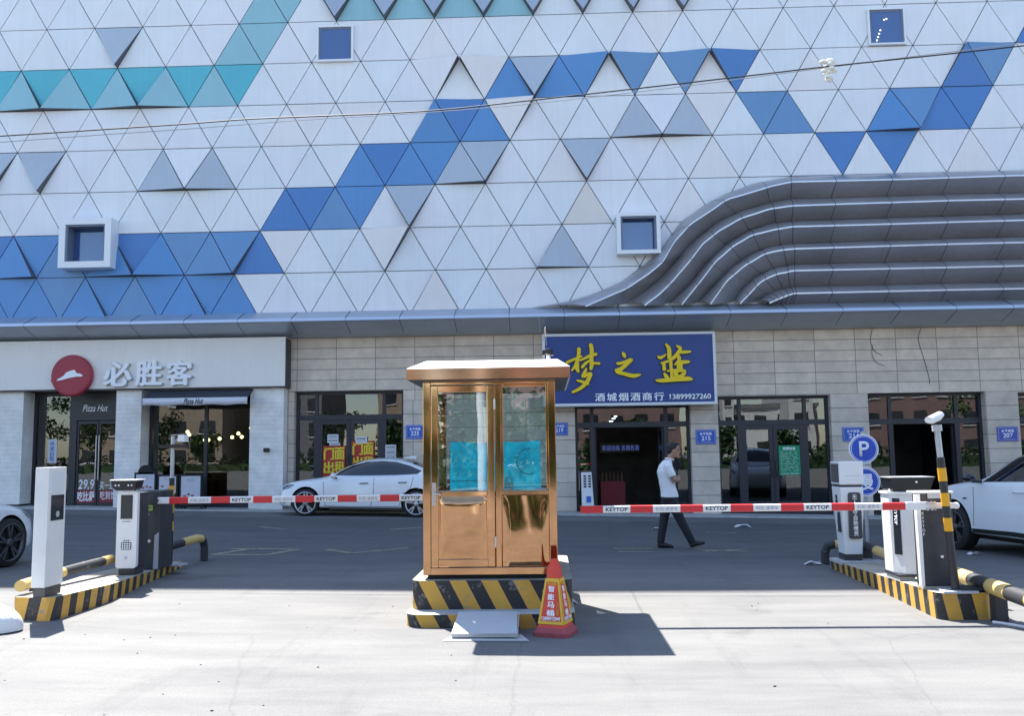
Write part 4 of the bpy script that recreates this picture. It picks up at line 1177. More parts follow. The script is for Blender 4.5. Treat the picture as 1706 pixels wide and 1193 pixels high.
led = thing('led_sign', 'dim blue lettered sign glowing deep inside the wine shop', 'sign', (2.3, 28.0, 1.6))
b = MB(); b.box(1.7, 2.95, 28.05, 28.1, 1.55, 1.85, 'black_plastic'); b.build('housing', led)
pbr('led_blue', (.1, .15, .6), .5, emit=(.2, .3, 1), es=.12)
text('lettering', '欢迎光临 名烟名酒', 1.76, 1.62, 2.89, 1.78, 28.04, 'led_blue', led)

# fittings on the walls
wc = thing('wall_camera', 'small black box security camera on the white restaurant column', 'lamp', (-7.30, 23.5, 1.7))
b = MB(); b.box(-7.37, -7.23, 23.42, 23.55, 1.70, 1.80, 'black_plastic'); b.build('housing', wc, bevel=.012)  # body of a security camera, gives no light
b = MB(); b.box(-7.35, -7.25, 23.44, 23.53, 1.69, 1.699, 'screen'); b.build('lens', wc)
def wire(name, pts, r, mat, label, cat, group=None):
    m = MB(); P = [Vector(p) for p in pts]; D = []
    for i in range(len(P) - 1):
        p0, p1, p2, p3 = P[max(i - 1, 0)], P[i], P[i + 1], P[min(i + 2, len(P) - 1)]
        for k in range(6):
            t = k / 6
            D.append(.5 * ((2 * p1) + (p2 - p0) * t + (2 * p0 - 5 * p1 + 4 * p2 - p3) * t * t + (3 * p1 - p0 - 3 * p2 + p3) * t ** 3))
    D.append(P[-1])
    m.tube(D, r, mat, 6)
    return tag(m.build(name), label, cat, group)
yy = YW - .012
wire('hanging_wire', [(8.68, yy, 4.74), (8.62, yy, 4.4), (8.70, yy, 4.15), (8.9, yy, 4.02)], .006, 'cable', 'loose black wire end curling under the canopy above the doorway, left and short', 'wire')
wire('hanging_wire', [(8.66, yy - .02, 4.3), (8.63, yy - .02, 4.05), (8.72, yy - .02, 3.85), (8.93, yy - .02, 3.74)], .006, 'cable', 'lower curl of loose black wire above the doorway behind the camera pole', 'wire')
wire('hanging_wire', [(9.96, yy, 4.74), (9.87, yy, 4.5), (9.88, yy, 4.3), (10.0, yy, 3.8), (10.08, yy, 3.4), (10.08, yy, 3.25)], .006, 'cable', 'long wavy black wire hanging down the stone wall from the canopy', 'wire')

# overhead lines crossing in front of the facade
CAB = [(-30, 14, 5.9), (-14, 14, 6.70), (-8.85, 14, 6.88), (-5.86, 14, 7.0), (-4.6, 14, 7.06), (-1.93, 14, 7.11), (.02, 14, 7.26), (3.38, 14, 7.56), (4.67, 14, 7.68), (7.71, 14, 7.93), (14, 14, 8.5), (30, 14, 10.0)]
wire('overhead_cable', CAB, .011, 'cable', 'thick dark overhead cable sagging across the triangular panels', 'cable')
wire('overhead_cable', [(-30, 14.3, 5.85), (-10, 14.3, 6.84), (-5.9, 14.3, 7.03), (-4, 14.3, 7.13), (-1, 14.3, 7.25), (2, 14.3, 7.5), (5, 14.3, 7.82), (8, 14.3, 8.12), (30, 14.3, 10.2)], .006, 'cable_white', 'thin pale overhead wire running just above the dark cable', 'cable')
bm_ = MB()
random.seed(5)
for k in range(16):
    t = k / 15
    bm_.sphere((4.62 + random.uniform(-.08, .12) * (1 - t * .7), 13.98 + random.uniform(-.06, .06), 7.74 - .33 * t + random.uniform(-.03, .03)), random.uniform(.04, .075) * (1 - t * .45), 'plastic_bag', 7, 5, (random.uniform(.8, 1.4), .7, random.uniform(.5, .8)))
tag(bm_.build('plastic_bag'), 'crumpled white plastic bag snagged on the dark overhead cable', 'plastic bag')

# ================================================================== the booth and its plinth
def striped(path, z0f, z1f, period, slant, ma, mb, mbd, duty=.5, phase=0.0, off=.003):
    """slanting warning stripes round a kerb: path in (x,y); z0f/z1f give foot and head"""
    P = [Vector(p) for p in path]
    ac = [0]
    for i in range(1, len(P)): ac.append(ac[-1] + (P[i] - P[i - 1]).length)
    def pt(s):
        s = max(0, min(ac[-1], s)); j = 0
        while j < len(ac) - 2 and ac[j + 1] < s: j += 1
        return P[j].lerp(P[j + 1], (s - ac[j]) / (ac[j + 1] - ac[j]))
    n = max(2, int(ac[-1] / .02))
    rows = 8
    vs = []; cellm = []
    for i in range(n + 1):
        p = pt(ac[-1] * i / n)
        for r in range(rows + 1):
            t = r / rows; z0, z1 = z0f(p), z1f(p)
            vs.append((p.x, p.y, z0 + (z1 - z0) * t))
    # stripe strips share edges: cut each column of quads at the stripe borders by shifting along the path
    edges = []
    s = -abs(slant) - period + phase
    fa, fb = [], []
    k = 0
    while s < ac[-1] + abs(slant) + period:
        for (a, b, m) in ((s, s + period * duty, ma), (s + period * duty, s + period, mb)):
            # strip between a and b at the foot, shifted by slant at the head, stepped finely so it follows corners
            st = 3
            quad = []
            for q in range(st + 1):
                for r in range(rows + 1):
                    t = r / rows
                    u = a + (b - a) * q / st + slant * t
                    p = pt(u); z0, z1 = z0f(p), z1f(p)
                    quad.append((p.x, p.y, z0 + (z1 - z0) * t))
            mbd.add(quad, [(q * (rows + 1) + r, (q + 1) * (rows + 1) + r, (q + 1) * (rows + 1) + r + 1, q * (rows + 1) + r + 1) for q in range(st) for r in range(rows)], m)
        s += period
def block(path_closed, z0f, z1f, mb, mat_top):
    n = len(path_closed)
    top = [(x, y, z1f(Vector((x, y)))) for x, y in path_closed]
    mb.add(top, [tuple(range(n))], mat_top)
def round_rect(x0, x1, y0, y1, r, n=5):
    out = []
    for cx, cy, a0 in ((x0 + r, y0 + r, 180), (x1 - r, y0 + r, 270), (x1 - r, y1 - r, 0), (x0 + r, y1 - r, 90)):
        for k in range(n + 1):
            t = R(a0 + 90 * k / n); out.append((cx + r * math.cos(t), cy + r * math.sin(t)))
    return out
pl = thing('booth_plinth', 'two tier concrete plinth with slanting yellow and black stripes under the booth', 'plinth', (-.53, 9.5, 0))
lo = MB(); rr = round_rect(-1.31, .25, 8.40, 10.9, .14)
striped(rr + rr[:1], lambda p: gz(p.x, p.y) - .02, lambda p: .132, .30, -.075, 'yellow_stripe', 'black_stripe', lo, .56, .02)
block(rr, None, lambda p: .132, lo, 'plinth_side'); lo.build('lower_tier', pl, fix=False)
up = MB(); rr = round_rect(-1.29, .235, 8.67, 10.7, .10)
striped(rr + rr[:1], lambda p: .133, lambda p: .40, .30, -.14, 'yellow_stripe', 'black_stripe', up, .52, .1)
block(rr, None, lambda p: .40, up, 'island_top'); up.build('upper_tier', pl, fix=False)

BX0, BX1, BY0, BY1 = -1.185, .105, 8.74, 10.20
bo = thing('ticket_booth', 'rose gold metal guard booth with glazed front on the striped plinth', 'booth', (-.54, 9.45, .40))
sk = MB(); sk.box(BX0 + .04, BX1 - .04, BY0 + .05, BY1 - .04, .401, .44, 'black_matt'); sk.build('base', bo)
fr = MB()
ZT = 2.33
g = 'rose_gold'
fr.box(BX0, BX0 + .075, BY0, BY0 + .075, .44, ZT, g); fr.box(BX1 - .075, BX1, BY0, BY0 + .075, .44, ZT, g)
fr.box(BX0, BX0 + .075, BY1 - .075, BY1, .44, ZT, g); fr.box(BX1 - .075, BX1, BY1 - .075, BY1, .44, ZT, g)
fr.box(BX0 + .075, BX1 - .075, BY0, BY0 + .06, 2.265, ZT, g); fr.box(BX0 + .075, BX1 - .075, BY0 + .0, BY0 + .06, .44, .51, g)
fr.box(-.485, -.425, BY0 + .0, BY0 + .06, .51, 2.265, g)                  # mullion between door and window
fr.box(-.425, BX1 - .075, BY0 + .004, BY0 + .056, 1.19, 1.235, g)          # sill rail
fr.box(-.425, -.405, BY0 + .008, BY0 + .05, 1.235, 2.265, g); fr.box(BX1 - .095, BX1 - .075, BY0 + .008, BY0 + .05, 1.235, 2.265, g)
fr.box(-.405, BX1 - .095, BY0 + .008, BY0 + .05, 2.235, 2.265, g)
for xx in (BX0, BX1 - .05):
    fr.box(xx, xx + .05, BY0 + .075, BY1 - .075, 1.19, 1.24, g); fr.box(xx, xx + .05, BY0 + .075, BY1 - .075, 2.265, ZT, g); fr.box(xx, xx + .05, BY0 + .075, BY1 - .075, .44, .51, g)
    fr.box(xx, xx + .05, 9.44, 9.49, .51, 2.265, g)
fr.box(BX0 + .075, BX1 - .075, BY1 - .05, BY1, 1.19, 1.24, g); fr.box(BX0 + .075, BX1 - .075, BY1 - .05, BY1, 2.265, ZT, g); fr.box(BX0 + .075, BX1 - .075, BY1 - .05, BY1, .44, .51, g)
fr.build('frame', bo, bevel=.006)
pa = MB(); vs = []
for j in range(25):
    for i in range(21):
        u, v = i / 20, j / 24; e_ = min(1, min(u, 1 - u) / .14); e_ = e_ * e_ * (3 - 2 * e_)
        vs.append((-.415 + (BX1 - .08 + .415) * u, BY0 + .026 - (.016 * math.sin(math.pi * v ** .7) + .002 * math.sin(9 * u + 2 * v)) * e_, .515 + .67 * v))
pa.add(vs, [(j * 21 + i, j * 21 + i + 1, (j + 1) * 21 + i + 1, (j + 1) * 21 + i) for j in range(24) for i in range(20)], g, True)
pa.box(-.425, BX1 - .075, BY0 + .031, BY0 + .04, .51, 1.19, g)
for xx in (BX0 + .01, BX1 - .02): pa.box(xx, xx + .01, BY0 + .075, BY1 - .075, .51, 1.19, g)
pa.box(BX0 + .075, BX1 - .075, BY1 - .03, BY1 - .02, .51, 1.19, g)
pa.build('side_panel', bo, bevel=.004)
gl = MB(); gl.box(-.405, BX1 - .095, BY0 + .024, BY0 + .030, 1.235, 2.235, 'booth_glass')
wn = gl.build('window', bo)
gl = MB()
for xx in (BX0 + .02, BX1 - .03): gl.box(xx, xx + .006, BY0 + .075, BY1 - .075, 1.24, 2.265, 'booth_glass')
gl.build('side_window', bo)
gl = MB(); gl.box(BX0 + .075, BX1 - .075, BY1 - .03, BY1 - .024, 1.24, 2.265, 'booth_glass'); gl.build('rear_window', bo)
ly = MB(); ly.box(BX0 + .06, BX1 - .06, BY0 + .07, BY1 - .06, 2.27, 2.30, 'interior_mid'); ly.box(BX0 + .06, BX1 - .06, BY0 + .1, BY1 - .06, .445, .46, 'interior_mid')
ly.build('lining', bo)
dk = MB(); dk.box(BX0 + .06, BX1 - .06, 8.87, 9.25, 1.12, 1.16, 'interior_wood'); dk.build('desk', bo)
dr = MB(); DX0, DX1 = -1.105, -.49; dy = BY0 - .012
dr.box(DX0, DX0 + .07, dy, dy + .04, .515, 2.258, g); dr.box(DX1 - .07, DX1, dy, dy + .04, .515, 2.258, g)
dr.box(DX0 + .07, DX1 - .07, dy, dy + .04, 2.19, 2.258, g); dr.box(DX0 + .07, DX1 - .07, dy, dy + .04, .515, .59, g); dr.box(DX0 + .07, DX1 - .07, dy, dy + .04, 1.19, 1.235, g)
do = dr.build('door', bo, bevel=.006)
BT = Matrix.Translation(-bo.location)
# the dented lower panel: a sheet pressed in along its top
dp = MB(); nx, nz = 26, 30; vs = []
for j in range(nz + 1):
    for i in range(nx + 1):
        u, v = i / nx, j / nz
        zz = .60 + (1.185 - .60) * v; xx = DX0 + .08 + (DX1 - DX0 - .16) * u
        # the sheet leans out towards its top, then is pressed back in a shallow crease
        e_ = min(1, min(u, 1 - u) / .10); e_ = e_ * e_ * (3 - 2 * e_)
        cr_ = .90 - .03 * math.sin(math.pi * u)
        lean = (1 - (1 - v / cr_) ** 2.3) if v < cr_ else 1 - smooth01((v - cr_) / (1 - cr_ + .001))
        vs.append((xx, dy + .017 - .025 * lean * e_ - .0012 * math.sin(7 * u + 4 * v) * math.sin(math.pi * v) * e_, zz))
dp.add(vs, [(j * (nx + 1) + i, j * (nx + 1) + i + 1, (j + 1) * (nx + 1) + i + 1, (j + 1) * (nx + 1) + i) for j in range(nz) for i in range(nx)], 'rose_gold', True)
dp.build('dented_panel', do, fix=False).data.transform(BT)
q = MB(); q.box(DX0 + .07, DX1 - .07, dy + .028, dy + .036, .59, 1.19, g); q.build('back_panel', do).data.transform(BT)
q = MB(); q.box(DX0 + .07, DX1 - .07, dy + .014, dy + .020, 1.235, 2.19, 'booth_glass'); q.build('pane', do).data.transform(BT)
q = MB(); q.box(DX0 + .012, DX0 + .048, dy - .008, dy, 1.10, 1.32, 'steel'); q.tube([(DX0 + .03, dy - .008, 1.22), (DX0 + .03, dy - .045, 1.22), (DX0 + .10, dy - .05, 1.21)], .009, 'steel', 8); q.sphere((DX0 + .03, dy - .01, 1.14), .012, 'steel', 8, 6); q.build('handle', do, bevel=.003).data.transform(BT)
for zz in (2.02, .70):
    q = MB(); q.tube([(DX1 + .005, dy - .006, zz), (DX1 + .005, dy - .006, zz + .10)], .009, 'steel', 8); q.build('hinge', do).data.transform(BT)
rf = MB()
e0, e1, f0, f1 = -1.32, .25, 8.565, 10.38
rf.add([(e0, f0, 2.305), (e1, f0, 2.305), (e1, f1, 2.305), (e0, f1, 2.305), (e0, f0, 2.412), (e1, f0, 2.412), (e1, f1, 2.412), (e0, f1, 2.412)],
       [(3, 2, 1, 0), (0, 1, 5, 4), (1, 2, 6, 5), (2, 3, 7, 6), (3, 0, 4, 7)], 'rose_gold_roof')
i = .16
rf.add([(e0, f0, 2.412), (e1, f0, 2.412), (e1, f1, 2.412), (e0, f1, 2.412), (e0 + i, f0 + i * 1.4, 2.505), (e1 - i * .7, f0 + i * 1.4, 2.505), (e1 - i * .7, f1 - i, 2.505), (e0 + i, f1 - i, 2.505)],
       [(0, 1, 5, 4), (1, 2, 6, 5), (2, 3, 7, 6), (3, 0, 4, 7), (4, 5, 6, 7)], 'roof_skin')
rf.build('roof', bo, fix=False)
fs = MB(); fs.box(e0 + .02, e1 - .02, f0 + .02, f1 - .02, 2.299, 2.304, 'charcoal'); fs.build('soffit', bo)
# what stands and hangs inside
bf = thing('blue_tarpaulin', 'bright blue sheet hung over the rear window inside the booth', 'tarpaulin', (-.55, 10.1, 1.2))
b = MB(); vs = []
for k in range(31):
    x = -1.07 + 1.02 * k / 30; w = .006 * math.sin(k * .9)
    for z in (1.16, 1.4, 1.72): vs.append((x, 10.12 + w, z + .008 * math.sin(k * .5)))
b.add(vs, [(3 * k + r, 3 * k + 3 + r, 3 * k + 4 + r, 3 * k + 1 + r) for k in range(30) for r in range(2)], 'blue_film', True)
b.build('sheet', bf, fix=False)
b = MB(); b.tube([(-.18 + .14 * math.cos(t / 20 * 3.6 + 1.4), 10.10, 1.50 + .14 * math.sin(t / 20 * 3.6 + 1.4)) for t in range(21)], .008, 'blue_line', 6)
b.tube([(-1.05, 10.10, 1.29), (-.60, 10.10, 1.295)], .006, 'blue_line', 6); b.tube([(-1.0, 10.10, 1.185), (-.62, 10.10, 1.19)], .009, 'blue_line', 6); b.build('crease', bf)
jc = thing('plastic_jug', 'turquoise plastic jug with a white label on the booth desk', 'jug', (-.36, 8.95, 1.16))
b = MB(); b.box(-.405, -.315, 8.90, 9.0, 1.161, 1.31, 'blue_line'); b.box(-.40, -.375, 8.92, 8.97, 1.31, 1.345, 'blue_line'); b.box(-.34, -.325, 8.92, 8.97, 1.31, 1.345, 'blue_line'); b.box(-.40, -.325, 8.92, 8.97, 1.345, 1.36, 'blue_line'); b.build('body', jc, bevel=.008)
b = MB(); b.box(-.39, -.33, 8.896, 8.8995, 1.18, 1.255, 'paper'); b.build('label', jc)
rg = MB(); random.seed(3)
for k in range(12): rg.sphere((-.24 + k * .019, 8.97 + random.uniform(-.03, .03), 1.185 + .004 * k), random.uniform(.02, .04), 'interior_wood' if k < 8 else 'sack', 7, 5, (1.3, 1, .7))
tag(rg.build('rag_heap'), 'heap of brown and white rags on the right end of the booth desk', 'rags')
bx = MB(); bx.box(-.63, -.55, 8.90, 8.98, 1.161, 1.215, 'paper'); tag(bx.build('small_carton', bevel=.004), 'small beige carton on the booth desk behind the door glass', 'box')
sp_ = thing('roof_speaker', 'small black lamp on a white bracket on top of the booth roof', 'lamp', (.05, 9.3, 2.50))
b = MB(); b.lathe([(.035, 0), (.022, .03), (.018, .12)], .05, 9.3, 'text_white', 12, 'z', 2.506); b.build('bracket', sp_)
b = MB(); b.lathe([(.03, -.04), (.038, .0), (.022, .04)], .045, 9.28, 'black_plastic', 14, 'y', 2.635); b.box(-.012, .012, 9.26, 9.32, 2.595, 2.65, 'black_plastic'); b.box(.075, .10, 9.28, 9.34, 2.60, 2.655, 'black_plastic'); b.build('lamp_head', sp_)
wire('hanging_wire', [(.03, 9.33, 2.705), (.028, 9.33, 2.8), (.02, 9.33, 2.9), (.015, 9.5, 3.4), (.0, 23.2, 4.9)][:3] + [(.0, 12, 3.1), (-.05, 18, 3.9), (-.1, 22.6, 5.04)], .003, 'cable_white', 'thin pale wire rising from the booth lamp to the canopy', 'wire')

# cone, board and the loose sheet in front
cn = thing('traffic_cone', 'red square traffic cone with yellow edged advertising panels beside the booth plinth', 'traffic cone', (.065, 8.14, gz(.06, 8.14)))
zc = gz(.06, 8.14); cx, cy = .065, 8.16
def sq(h, rot, z):
    out = []
    for k in range(4):
        t = rot + R(45 + 90 * k); out.append((cx + h * math.cos(t), cy + h * math.sin(t), z))
    return out
rot = R(-20)
b = MB(); rr = [(cx + p[0] * math.cos(rot) - p[1] * math.sin(rot), cy + p[0] * math.sin(rot) + p[1] * math.cos(rot)) for p in round_rect(-.165, .165, -.165, .165, .05)]
b.prism(rr, zc, zc + .035, 'cone_base', axis='z'); r2 = [(cx + (x - cx) * .82, cy + (y - cy) * .82) for x, y in rr]
n = len(rr); b.add([(x, y, zc + .035) for x, y in rr] + [(x, y, zc + .075) for x, y in r2], [(k, (k + 1) % n, (k + 1) % n + n, k + n) for k in range(n)] + [tuple(range(n, 2 * n))], 'cone_base'); b.build('base', cn)
b = MB(); lv = [(.180, .075), (.165, .10), (.082, .50), (.066, .60), (.05, .612), (.045, .655)]
vs = []
for h, z in lv: vs += sq(h, rot, zc + z)
b.add(vs, [(4 * i + k, 4 * i + (k + 1) % 4, 4 * i + 4 + (k + 1) % 4, 4 * i + 4 + k) for i in range(len(lv) - 1) for k in range(4)] + [(20, 21, 22, 23)], 'cone_red'); b.build('body', cn, bevel=.01)
for k in (2, 3):
    A = Vector(sq(.1705, rot, zc + .105)[k]); B = Vector(sq(.1705, rot, zc + .105)[(k + 1) % 4]); Cc = Vector(sq(.0895, rot, zc + .49)[(k + 1) % 4]); D = Vector(sq(.0895, rot, zc + .49)[k])
    nrm = (B - A).cross(D - A).normalized()
    if nrm.dot(Vector((0, -1, 0))) < 0: nrm = -nrm
    def P(u, v, o=.002): return (A.lerp(B, u)).lerp(D.lerp(Cc, u), v) + nrm * o
    b = MB(); b.add([P(0, 0), P(1, 0), P(1, 1), P(0, 1), P(.09, .06), P(.91, .06), P(.88, .93), P(.12, .93)], [(0, 1, 5, 4), (1, 2, 6, 5), (2, 3, 7, 6), (3, 0, 4, 7)], 'cone_yellow')
    b.add([P(.09, .06, .0015), P(.91, .06, .0015), P(.88, .93, .0015), P(.12, .93, .0015)], [(0, 1, 2, 3)], 'cone_red')
    pn = b.build('panel', cn, fix=False)
    ex = (B - A).normalized(); ey = nrm.cross(ex)
    if ey.z < 0: ey = -ey
    def FM(u, v):
        o = P(u, v, .003); M = Matrix((ex, ey, nrm)).transposed().to_4x4(); M.translation = o; return M
    nmv = ['智', '能', '马', '桶']
    for i_, ch in enumerate(nmv):
        t = text('letter', ch, -.026 - .003 * i_, -.026, .026 + .003 * i_, .026, 0, 'text_white', cn, face=FM(.47, .77 - .175 * i_), bold=.03, ext=.0015)
    text('letter', '专业修', -.045, -.013, .045, .013, 0, 'cone_yellow', cn, face=FM(.5, .885), bold=.02, ext=.0015)
    text('letter', ['上', '门', '安', '装'], -.012, -.055, .012, .055, 0, 'cone_yellow', cn, face=FM(.8, .34), vertical=True, ext=.0015)
    text('number', '13899913949', -.085, -.018, .085, .018, 0, 'text_white', cn, face=FM(.5, .115), bold=.03, ext=.0015)
bd = thing('foam_board', 'white board propped against the striped plinth in front of the booth', 'board', (-.55, 8.2, 0))
b = MB(); z = gz(-.55, 8)
b.add([(-.83, 7.90, z + .02), (-.265, 7.90, z + .02), (-.275, 8.375, z + .120), (-.81, 8.375, z + .120), (-.83, 7.885, z + .055), (-.265, 7.885, z + .055), (-.275, 8.36, z + .158), (-.81, 8.36, z + .158)],
      [(0, 3, 2, 1), (4, 5, 6, 7), (0, 1, 5, 4), (1, 2, 6, 5), (2, 3, 7, 6), (3, 0, 4, 7)], 'board_white'); b.build('panel', bd)
b = MB(); b.add([(-.264, 7.90, z + .022), (-.264, 8.37, z + .122), (-.264, 8.36, z + .155), (-.264, 7.886, z + .052), (-.260, 7.90, z + .022), (-.260, 8.37, z + .122), (-.260, 8.36, z + .155), (-.260, 7.886, z + .052)], [(3, 2, 1, 0), (4, 5, 6, 7), (0, 1, 5, 4), (1, 2, 6, 5), (2, 3, 7, 6), (3, 0, 4, 7)], 'paper'); b.build('edge_tape', bd)
fsn = MB(); fsn.add([(-.90, 7.82, gz(-.9, 7.8) + .006), (-.16, 7.84, gz(-.16, 7.8) + .006), (-.235, 8.05, gz(-.2, 8) + .02), (-.80, 8.05, gz(-.8, 8) + .02)], [(0, 1, 2, 3)], 'board_white')
fsn.add([(-.90, 7.82, gz(-.9, 7.8) + .002), (-.16, 7.84, gz(-.16, 7.8) + .002), (-.235, 8.05, gz(-.2, 8) + .016), (-.80, 8.05, gz(-.8, 8) + .016)], [(3, 2, 1, 0)], 'board_white')
tag(fsn.build('loose_sheet', fix=False), 'flat white sheet lying on the concrete under the foam board', 'board')

# ================================================================== gate islands
def island(label, side, left, zt, name, group):
    """side: the lane edge from the nose backwards; left: the far edge"""
    path = left[::-1][:1] + []
    o = thing(name, label, 'kerb', (side[0][0], side[0][1], 0), group=group)
    m = MB()
    ring = side + left[::-1]
    striped(ring + ring[:1], lambda p: gz(p.x, p.y) - .02, zt, .27, .055, 'yellow_stripe', 'black_stripe', m, .5, .0)
    m.build('kerb_stripes', o, fix=False)
    t = MB(); block(ring, None, zt, t, 'island_top'); t.build('top', o, fix=False)
    return o
ILz = lambda p: .285 - .034 * (p.y - 8.6)
island('left gate island with yellow and black striped kerb', [(-5.07, 8.62), (-4.74, 8.57), (-4.68, 8.62), (-4.68, 9.7), (-4.83, 10.7), (-5.08, 12.6)], [(-5.14, 8.70), (-5.30, 9.7), (-5.5, 10.7), (-5.62, 12.6)], ILz, 'gate_island', 'striped gate islands')
IRz = lambda p: .243 - .040 * (p.y - 8.75)
island('right gate island with yellow and black striped kerb', [(4.07, 8.70), (3.68, 8.70), (3.63, 8.75), (3.73, 10.4), (3.85, 12.6)], [(4.20, 8.82), (4.40, 9.3), (4.46, 10.4), (4.50, 12.6)], IRz, 'gate_island', 'striped gate islands')
def iz(x, y, right): return (IRz if right else ILz)(Vector((x, y)))

# left: white column, ticket kiosk, barrier
pc = thing('gate_terminal', 'tall plain white gate column with a small black intercom at the left island nose', 'gate terminal', (-4.78, 8.72, iz(0, 8.7, 0)))
z0 = iz(0, 8.75, 0)
b = MB(); b.box(-4.905, -4.785, 8.60, 8.88, z0 + .005, z0 + .095, 'charcoal'); b.build('foot', pc, bevel=.004)
b = MB(); b.box(-4.915, -4.78, 8.575, 8.90, z0 + .095, 1.515, 'white_paint'); b.build('housing', pc, bevel=.006)
b = MB(); b.box(-4.7795, -4.774, 8.63, 8.86, 1.0, 1.245, 'screen'); ic = b.build('intercom', pc, bevel=.003)
b = MB(); b.lathe([(.03, 0), (.03, .003)], -4.774, 8.745, 'grey_paint', 14, 'x', 1.06); q = b.build('button', ic); q.data.transform(Matrix.Translation(-pc.location))
b = MB(); b.box(-4.7795, -4.777, 8.64, 8.85, 1.275, 1.46, 'paper'); b.build('label', pc)

kk = thing('ticket_kiosk', 'white ticket kiosk with dark screen, keypad and black camera head', 'gate terminal', (-5.0, 10.7, iz(0, 10.75, 0)))
z0 = iz(0, 10.75, 0)
b = MB(); b.box(-5.08, -4.89, 10.70, 10.95, z0, z0 + .09, 'charcoal'); b.build('foot', kk, bevel=.004)
b = MB(); rr = round_rect(-5.10, -4.855, z0 + .085, 1.20, .035)
b.prism(rr, 10.66, 10.72, 'white_gloss', axis='y'); b.build('front_panel', kk, bevel=.008)
b = MB(); b.box(-5.085, -4.868, 10.72, 11.0, z0 + .10, 1.18, 'charcoal'); b.build('housing', kk, bevel=.01)
b = MB(); b.box(-5.052, -4.912, 10.652, 10.659, .875, 1.155, 'screen'); b.build('screen', kk)
text('lettering', '停车缴费', -5.03, .835, -4.935, .852, 10.658, 'ink_faint', kk)
b = MB(); b.box(-5.035, -4.915, 10.654, 10.659, .515, .60, 'charcoal'); kp = b.build('keypad', kk)
b = MB()
for r in range(3):
    for c in range(4): b.box(-5.025 + c * .028, -5.007 + c * .028, 10.649, 10.6535, .524 + r * .025, .540 + r * .025, 'text_white')
q = b.build('key', kp); q.data.transform(Matrix.Translation(-kk.location)); q['kind'] = 'stuff'
b = MB()
for c in range(3): b.box(-5.01 + c * .027, -4.995 + c * .027, 10.655, 10.659, .613, .625, 'charcoal')
b.lathe([(.02, 0), (.02, .004)], -4.975, 10.654, 'text_grey', 16, 'y', .42); b.build('button', kk)
b = MB(); b.prism([(-5.16, 1.325), (-4.845, 1.325), (-4.87, 1.235), (-4.90, 1.21), (-5.09, 1.21), (-5.13, 1.24)], 10.60, 10.80, 'black_plastic'); hd_ = b.build('camera_head', kk, bevel=.01)
b = MB(); b.box(-5.17, -4.835, 10.59, 10.82, 1.325, 1.34, 'white_gloss'); q = b.build('cap', hd_, bevel=.006); q.data.transform(Matrix.Translation(-kk.location))
b = MB()
for xx in (-5.10, -5.06, -4.945, -4.905): b.sphere((xx, 10.599, 1.272), .011, 'text_white', 8, 6, (1, .4, 1))
q = b.build('led', hd_); q.data.transform(Matrix.Translation(-kk.location))

def barrier_arm(parent, x0, x1, first, y, z, sc, order):
    a = MB(); x = x0; i = 0; segs = []
    red = .24 * sc; white = .293 * sc; q = .85 * sc if sc == 1 else .72
    sgn = 1 if x1 > x0 else -1
    ln = abs(x1 - x0); s = 0; is_red = (first == 'red')
    if first == 'short': segs.append((0, .2, 'w0')); s = .2; is_red = True
    while s < ln - .01:
        e = min(ln, s + (red if is_red else white)); segs.append((s, e, 'r' if is_red else 'w')); s = e; is_red = not is_red
    for s0, s1, k in segs:
        xa, xb = sorted((x0 + sgn * s0, x0 + sgn * s1))
        g_ = .0 if k == 'r' else .002
        a.prism([(y - .03 + g_, z - .042 * q + g_), (y - .018, z - .05 * q + g_), (y + .018, z - .05 * q + g_), (y + .03, z - .042 * q), (y + .03, z + .042 * q), (y + .018, z + .05 * q - g_), (y - .018, z + .05 * q - g_), (y - .03 + g_, z + .042 * q - g_)], xa, xb, 'arm_red' if k == 'r' else 'arm_white', axis='x')
    o = a.build('arm', parent)
    n = 0
    for s0, s1, k in segs:
        if k == 'w' and s1 - s0 > .2:
            xa, xb = sorted((x0 + sgn * s0, x0 + sgn * s1)); w = xb - xa
            body, mt, bold = (('KEYTOP', 'ink', .02), ('科拓·速停车', 'ink_faint', .01))[(n + order) % 2]
            t = text('lettering', body, xa + w * .1, z - .026 * q, xb - w * .1, z + .026 * q, y - .0285, mt, parent, bold=bold, ext=.0012)
            t.parent = o
            n += 1
    return o
gb = thing('barrier_gate', 'charcoal barrier cabinet with a long red and white arm reaching behind the booth', 'barrier gate', (-5.05, 11.4, iz(0, 11.4, 0)), group='car park barrier gates')
z0 = iz(0, 11.4, 0)
b = MB(); b.box(-5.22, -4.875, 11.35, 11.75, z0 + .004, 1.175, 'charcoal'); b.build('cabinet', gb, bevel=.012)
b = MB(); b.prism([(-4.945, z0 + .01), (-4.883, z0 + .01), (-4.883, .66), (-4.935, .62)], 11.342, 11.349, 'grey_paint'); b.build('corner_trim', gb)
b = MB(); b.box(-5.09, -4.97, 11.342, 11.349, .93, 1.0, 'green_label'); lb = b.build('label', gb)
text('lettering', '小心起落', -5.075, .945, -4.985, .985, 11.341, 'plate_blue', gb)
text('lettering', 'KEYTOP', -5.1, 1.07, -5.0, 1.085, 11.348, 'text_grey', gb, shear=.2)
text('lettering', 'PASS', -5.09, .875, -5.01, .893, 11.348, 'text_grey', gb, bold=.02)
b = MB(); b.lathe([(.02, 0), (.02, .012)], -5.0, 11.336, 'steel', 12, 'y', .55); b.build('lock', gb)
barrier_arm(gb, -4.93, -1.15, 'short', 11.30, 1.055, 1, 1)
b = MB(); b.box(-5.0, -4.88, 11.27, 11.33, 1.0, 1.11, 'charcoal'); b.lathe([(.035, 0), (.035, .02)], -4.90, 11.255, 'charcoal', 14, 'y', 1.055); b.build('arm_clamp', gb)

